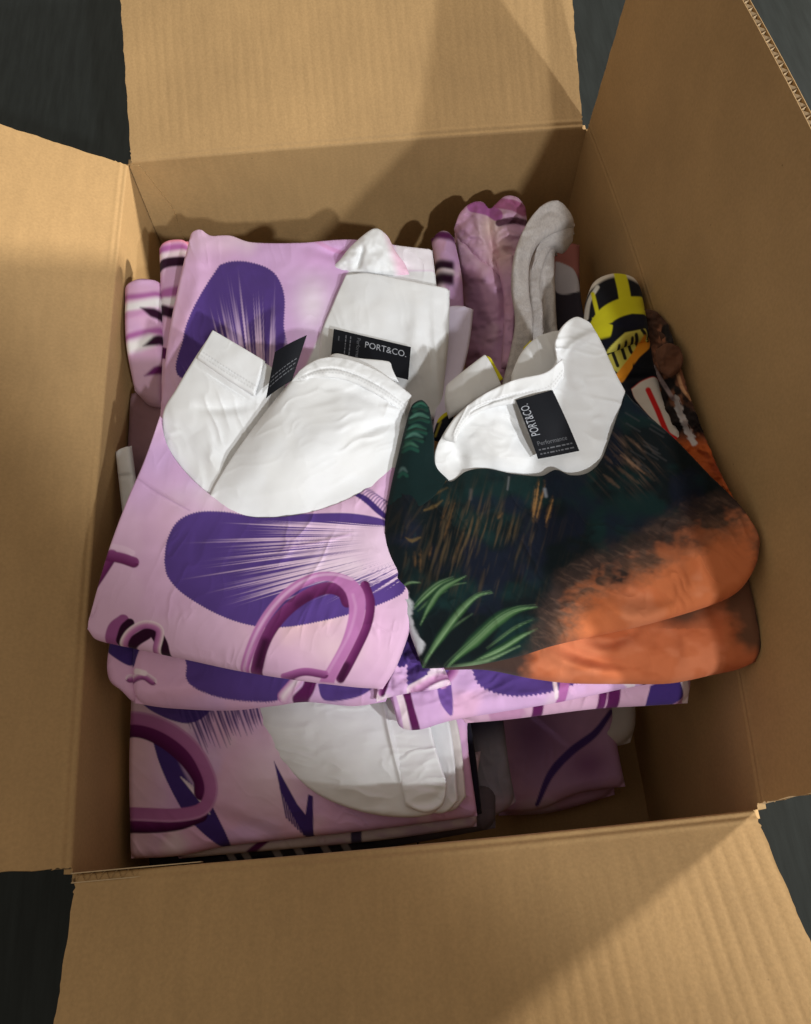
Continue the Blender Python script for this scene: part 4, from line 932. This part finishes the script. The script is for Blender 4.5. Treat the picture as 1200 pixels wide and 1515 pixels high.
def p_green(X, Y):
    p = Paint(X, Y, S(18, 36, 36))
    for y, x0, x1, c in ((597, 612, 632, S(54, 104, 84)), (614, 606, 634, S(84, 130, 110)), (631, 602, 630, S(60, 108, 88)), (643, 600, 625, S(84, 128, 112)), (657, 596, 618, S(66, 112, 90)), (694, 590, 602, S(84, 108, 104))):
        p.stroke([(x0, y + 5), ((x0 + x1) / 2, y - 1), (x1, y + 4)], 2.4, c, k=.6, soft=2.4, taper=(.3, .3), n=10)  # pale green bands: highlights on the sleeve's bumps, painted into the colour
        p.stroke([(x0, y + 11), ((x0 + x1) / 2, y + 6), (x1, y + 10)], 2.6, S(30, 70, 58), k=.8, n=10)
    return p
sheet('sleeve_fold', s, [(604, 608, .064), (611, 593, .07), (624, 587, .07), (635, 597, .066)], [(635, 597, .066), (642, 640, .062), (645, 685, .056), (664, 708, .052)], [(572, 745, .053), (610, 752, .056), (640, 735, .054), (664, 708, .052)],
      [(604, 608, .064), (592, 655, .062), (580, 705, .057), (572, 745, .053)], p_green, roll=dict(t=.006, l=.006, r=.003, b=.001), seed=83, step=1.2,
      creases=[([(604, 622), (620, 616), (636, 621)], -.0035, 3), ([(602, 637), (616, 632), (634, 637)], -.0035, 3), ([(598, 650), (612, 646), (630, 650)], -.0035, 3), ([(606, 606), (620, 602), (634, 606)], -.0035, 3)])
sheet('white_neck', s, [(649, 652, .060), (668, 622, .066), (705, 590, .076), (760, 564, .082), (803, 552, .084), (822, 533, .086), (821, 504, .088), (832, 480, .09), (852, 466, .09), (874, 475, .088)],
      [(874, 475, .088), (892, 506, .08), (910, 546, .072), (926, 577, .062)],
      [(643, 692, .054), (668, 716, .049), (690, 704, .051), (720, 700, .051), (760, 708, .051), (800, 711, .051), (822, 702, .052), (845, 710, .051), (872, 706, .051), (895, 685, .052), (911, 643, .053), (926, 577, .062)],
      [(649, 652, .060), (643, 670, .058), (643, 692, .054)], white_cloth, roll=dict(t=.003, r=.0025, b=.001, l=.0015), step=1.5, seed=84, wrinkle=(.002, 60),
      creases=[([(673, 645), (690, 615), (720, 597), (770, 592)], .004, 5), ([(668, 650), (684, 690), (688, 700)], -.006, 14), ([(760, 600), (780, 640), (800, 690)], -.004, 16), ([(832, 530), (845, 512), (870, 497), (890, 495)], .005, 7), ([(842, 560), (862, 620), (870, 680)], -.003, 22), ([(700, 640), (730, 670), (790, 690)], .004, 22)])
sheet('collar', s, [(654, 644, .067), (674, 614, .074), (711, 584, .082), (760, 560, .089), (806, 549, .092), (832, 528, .094)], [(832, 528, .094), (836, 540, .091), (835, 556, .088)],
      [(674, 652, .068), (690, 620, .076), (722, 602, .080), (765, 593, .083), (810, 583, .085), (835, 556, .088)], [(654, 644, .067), (662, 649, .067), (674, 652, .068)], collar_cloth([(671, 648), (688, 617), (721, 598), (765, 588), (810, 578), (834, 552)], [(668, 645), (685, 613), (720, 593), (764, 583), (809, 573), (832, 548)]), roll=.0025, seed=85, step=1.3,
      creases=[([(682, 636), (700, 608), (740, 590), (800, 575)], -.0016, 2.2)])
tag(s, [(763, 592, .085), (817, 577, .086), (857, 667, .066), (796, 679, .063)], [
    ('PORT&CO.', .24, .62, .24, .10, .0058, False), ('Performance', .1, .79, .82, .79, .0032, True), ('|', .08, .87, .9, .87, .002, True), ('|', .08, .94, .9, .94, .002, True)], sag=.0015, curl=.002)

# ---- the lilac shirt on top left ---------------------------------------------------------------------
s = shirt(370, 820, 0.02, 'lilac shirt with violet feather patch and orchid ring letter, topmost on the left')
def p_top(X, Y):
    p = Paint(X, Y, S(220, 182, 212))
    p.mix(S(204, 168, 214), .85 * sstep(60, 0, np.hypot((X - 262) * .7, Y - 700) - 30)); p.blob(330, 740, 60, 28, PALE, .85); p.blob(250, 760, 30, 40, S(226, 190, 206), .6)
    p.blob(520, 830, 70, 50, S(238, 218, 232), .9); p.blob(440, 920, 60, 40, S(232, 196, 190), .9); p.blob(500, 960, 50, 30, S(238, 214, 206), .7); p.blob(555, 930, 30, 60, S(232, 186, 222), .6)
    p.blob(590, 700, 30, 60, S(222, 176, 222), .7); p.mix(S(212, 168, 206), .4 * sstep(.5, .7, fbm(X / 80, Y / 80, 91, 3)))
    shell(p, [(243, 830), (247, 800), (262, 772), (290, 758), (330, 757), (372, 763), (440, 766), (510, 764), (560, 772), (600, 790), (600, 870), (585, 884), (540, 902), (480, 918), (420, 928), (370, 925), (320, 908), (270, 878), (248, 853)],
          (690, 790), [(90, 60), (140, 120), (150, 170), (157, 270), (163, 350), (170, 390), (178, 400), (182, 390), (184.5, 300), (187, 60), (230, 40)], zig=.9, hair=2.3, seed=101, spread=.62, light=S(238, 214, 234))
    p.stroke([(372, 763), (440, 766), (510, 765), (560, 771), (590, 784)], 6, VIOLET, taper=(1, .6))
    p.stroke([(520, 728), (540, 738), (560, 756), (575, 768)], 4.5, VIOLET_D, taper=(.5, .8))
    for k in range(12): p.stroke([(524 + 4 * k, 731 + 3 * k), (536 + 4 * k, 722 + 2.2 * k), (548 + 3.4 * k, 722 + 3 * k)], 1.0, VIOLET_D, k=.7, taper=(1, .1), n=8)
    # seam across the chest
    p.stroke([(200, 705), (235, 730), (280, 755)], 1.2, S(176, 138, 176), k=.5); p.stroke([(420, 812), (480, 800), (520, 790)], .8, S(200, 160, 200), k=.5)
    # ring letter: dark inner wall, outer wall, then the pink face
    IN = [(377, 1002), (388, 958), (406, 924), (431, 897), (460, 878), (486, 870), (507, 876), (514, 890)]
    p.stroke(IN, 9, PLUM, n=60, profile=[(-1, S(120, 56, 110)), (-.2, S(104, 42, 94)), (1, S(84, 28, 74))])
    p.stroke([(383, 985), (386, 968), (392, 950)], 6, PLUM_D, soft=6, k=.8); p.stroke([(440, 893), (455, 884)], 6, PLUM_D, soft=7, k=.5)
    OUT = [(540, 866), (548, 893), (543, 925), (530, 955), (512, 990), (504, 1003)]
    p.stroke(OUT, 7, PLUM, n=50, profile=[(-1, S(84, 26, 74)), (0, S(104, 40, 94)), (1, S(130, 60, 116))])
    p.stroke([(512, 985), (504, 1003)], 6, PLUM_D, soft=4, k=.8)
    FO = [(352, 1010), (356, 985), (364, 958), (378, 926), (400, 893), (428, 866), (460, 849), (490, 846), (516, 853), (534, 868), (541, 890), (537, 922), (523, 955), (505, 988), (494, 1010)]
    FI = [(472, 1008), (487, 984), (505, 950), (515, 916), (516, 892), (508, 872), (489, 860), (465, 862), (437, 876), (412, 899), (391, 930), (377, 963), (368, 990), (366, 1010)]
    p.poly(list(spline(FO, 60)) + list(spline(FI, 60)), S(186, 120, 176), smooth=False, soft=1.3)
    p.stroke([(q[0] + 5, q[1] + 4) for q in FO[:9]], 2.0, S(210, 164, 204), soft=1.5, n=60); p.stroke([(q[0] - 1, q[1] - 1) for q in FI[7:]], 1.6, S(160, 94, 150), soft=1.5, n=40, k=.8)
    p.stroke([(522, 880), (526, 902), (518, 934), (503, 964), (486, 994)], 2.2, S(206, 152, 198), soft=2, n=30, k=.6)
    p.stroke([(420, 1002), (450, 994), (480, 998)], 6, ORCHID, profile=[(-1, ORCHID), (1, PLUM)])
    # bracket-like letter on the left edge
    p.stroke([(110, 900), (140, 860), (165, 822)], 9, PLUM, profile=[(-1, S(150, 84, 140)), (0, S(120, 50, 104)), (1, PLUM)]); p.stroke([(160, 822), (180, 826), (198, 832)], 8, S(110, 40, 92), profile=[(-1, S(140, 70, 128)), (1, S(96, 30, 80))])
    p.stroke([(166, 808), (184, 812), (196, 818)], 4, S(230, 196, 222))
    # script letter at the lower left
    p.stroke([(162, 955), (168, 930), (182, 918)], 9, S(150, 84, 140)); p.stroke([(178, 948), (184, 930), (192, 922)], 7, PLUM_D)
    p.stroke([(188, 955), (206, 944), (216, 938)], 9, PLUM_D); p.stroke([(226, 930), (240, 955), (244, 985)], 9, PLUM_D)
    p.stroke([(178, 960), (192, 936), (215, 924), (236, 932), (232, 958), (228, 975)], 6, S(220, 176, 210), profile=[(-1, S(238, 220, 226)), (0, S(190, 124, 176)), (1, S(150, 86, 140))])
    return p
TA = [(236, 612, .036), (246, 655, .034), (268, 690, .034), (300, 722, .035), (342, 752, .037), (375, 764, .039), (430, 762, .043), (482, 750, .046), (532, 728, .048), (570, 696, .05), (593, 655, .05), (608, 603, .05)]
sheet('body', s, TA, [(608, 603, .05), (612, 700, .046), (612, 800, .044), (612, 900, .036), (590, 975, .024), (566, 1016, .012)],
      [(126, 928, .022), (140, 944, .018), (200, 958, .015), (280, 975, .013), (350, 990, .012), (430, 1003, .011), (520, 1014, .011), (566, 1018, .012)],
      [(236, 612, .036), (212, 680, .034), (184, 745, .033), (155, 825, .030), (126, 928, .022)], p_top, step=1.3, roll=dict(t=.0014, r=.006, b=.005, l=.0035), dome=.005, seed=111, wrinkle=(.0018, 80),
      creases=[([(200, 705), (235, 730), (280, 755)], .0012, 3), ([(420, 812), (480, 800), (530, 786)], .001, 3), ([(570, 720), (582, 800), (585, 900)], -.003, 16), ([(240, 900), (330, 940), (450, 960)], .0025, 36)])
sheet('white_neck', s, [(313, 488, .058), (345, 506, .060), (392, 534, .060), (425, 556, .054)], [(425, 556, .054), (410, 620, .04), (385, 700, .030), (372, 775, .030)],
      [(244, 676, .028), (266, 704, .028), (304, 738, .029), (347, 768, .031), (372, 778, .034)], [(313, 488, .058), (285, 530, .050), (260, 572, .042), (239, 613, .032), (244, 676, .028)], white_cloth, roll=dict(t=.0035, l=.004, r=.001, b=.001), seed=112, dome=.004, wrinkle=(.0006, 60),
      creases=[([(288, 540), (325, 565), (365, 590), (385, 600)], -.0018, 2.5), ([(292, 533), (330, 558), (370, 583)], .0016, 2.5), ([(280, 600), (320, 605), (380, 600)], -.003, 8), ([(290, 640), (320, 690), (330, 730)], .003, 14)])
sheet('white_front', s, [(428, 566, .062), (446, 545, .068), (474, 531, .071), (510, 531, .071), (560, 550, .067), (608, 584, .058)], [(608, 584, .058), (604, 640, .052), (596, 690, .048), (577, 728, .045)],
      [(306, 740, .032), (340, 766, .033), (400, 780, .035), (470, 776, .039), (530, 752, .043), (577, 728, .045)], [(428, 566, .062), (398, 602, .055), (352, 662, .046), (322, 708, .038), (306, 738, .031)], white_cloth, roll=dict(t=.004, l=.0016, r=.003, b=.001), dome=.007, seed=113, wrinkle=(.0008, 70),
      creases=[([(590, 596), (500, 640), (430, 690), (396, 765)], .005, 34), ([(440, 600), (400, 660), (350, 740)], .0025, 22), ([(520, 650), (560, 630), (606, 624)], -.003, 8), ([(560, 600), (585, 605), (606, 612)], .002, 5), ([(450, 745), (520, 715), (585, 670)], -.003, 22), ([(470, 575), (520, 580), (580, 610)], -.002, 8)])
sheet('collar', s, [(431, 562, .066), (447, 543, .072), (475, 528, .075), (510, 528, .075), (560, 547, .071), (609, 582, .062)], [(609, 582, .062), (606, 596, .062), (600, 612, .06)],
      [(433, 570, .066), (462, 557, .072), (505, 558, .074), (555, 580, .071), (600, 612, .06)], [(431, 562, .066), (430, 566, .066), (433, 570, .066)], collar_cloth([(434, 567), (465, 553), (507, 553), (557, 575), (602, 606)], [(436, 563), (468, 549), (508, 549), (559, 571), (603, 602)]), roll=.0022, seed=114, step=1.2, wrinkle=(.001, 20),
      creases=[([(440, 560), (475, 546), (510, 548), (560, 570), (600, 600)], -.0014, 2)])
sheet('collar', s, [(314, 486, .062), (345, 504, .064), (392, 532, .064)], [(392, 532, .064), (386, 552, .062), (376, 584, .056)], [(290, 528, .055), (330, 556, .057), (376, 584, .056)], [(314, 486, .062), (302, 507, .058), (290, 528, .055)], collar_cloth([(293, 523), (333, 550), (378, 577)], [(296, 518), (336, 545), (380, 572)]), roll=.002, seed=115, step=1.4,
      creases=[([(296, 520), (335, 546), (378, 572)], -.0012, 2)])
sheet('collar_back', s, [(488, 524, .058), (500, 521, .06), (530, 528, .06), (575, 533, .058), (580, 545, .058)], [(580, 545, .058), (590, 560, .056)], [(480, 545, .06), (530, 548, .062), (590, 566, .056)], [(488, 524, .058), (480, 545, .06)], white_cloth, roll=.002, seed=116, step=1.6)
tag(s, [(407, 521, .075), (454, 496, .082), (432, 563, .066), (394, 589, .06)], [('|', .08, .6, .92, .5, .002, True), ('|', .08, .7, .92, .6, .002, True), ('|', .08, .8, .92, .7, .002, True)], curl=.002)
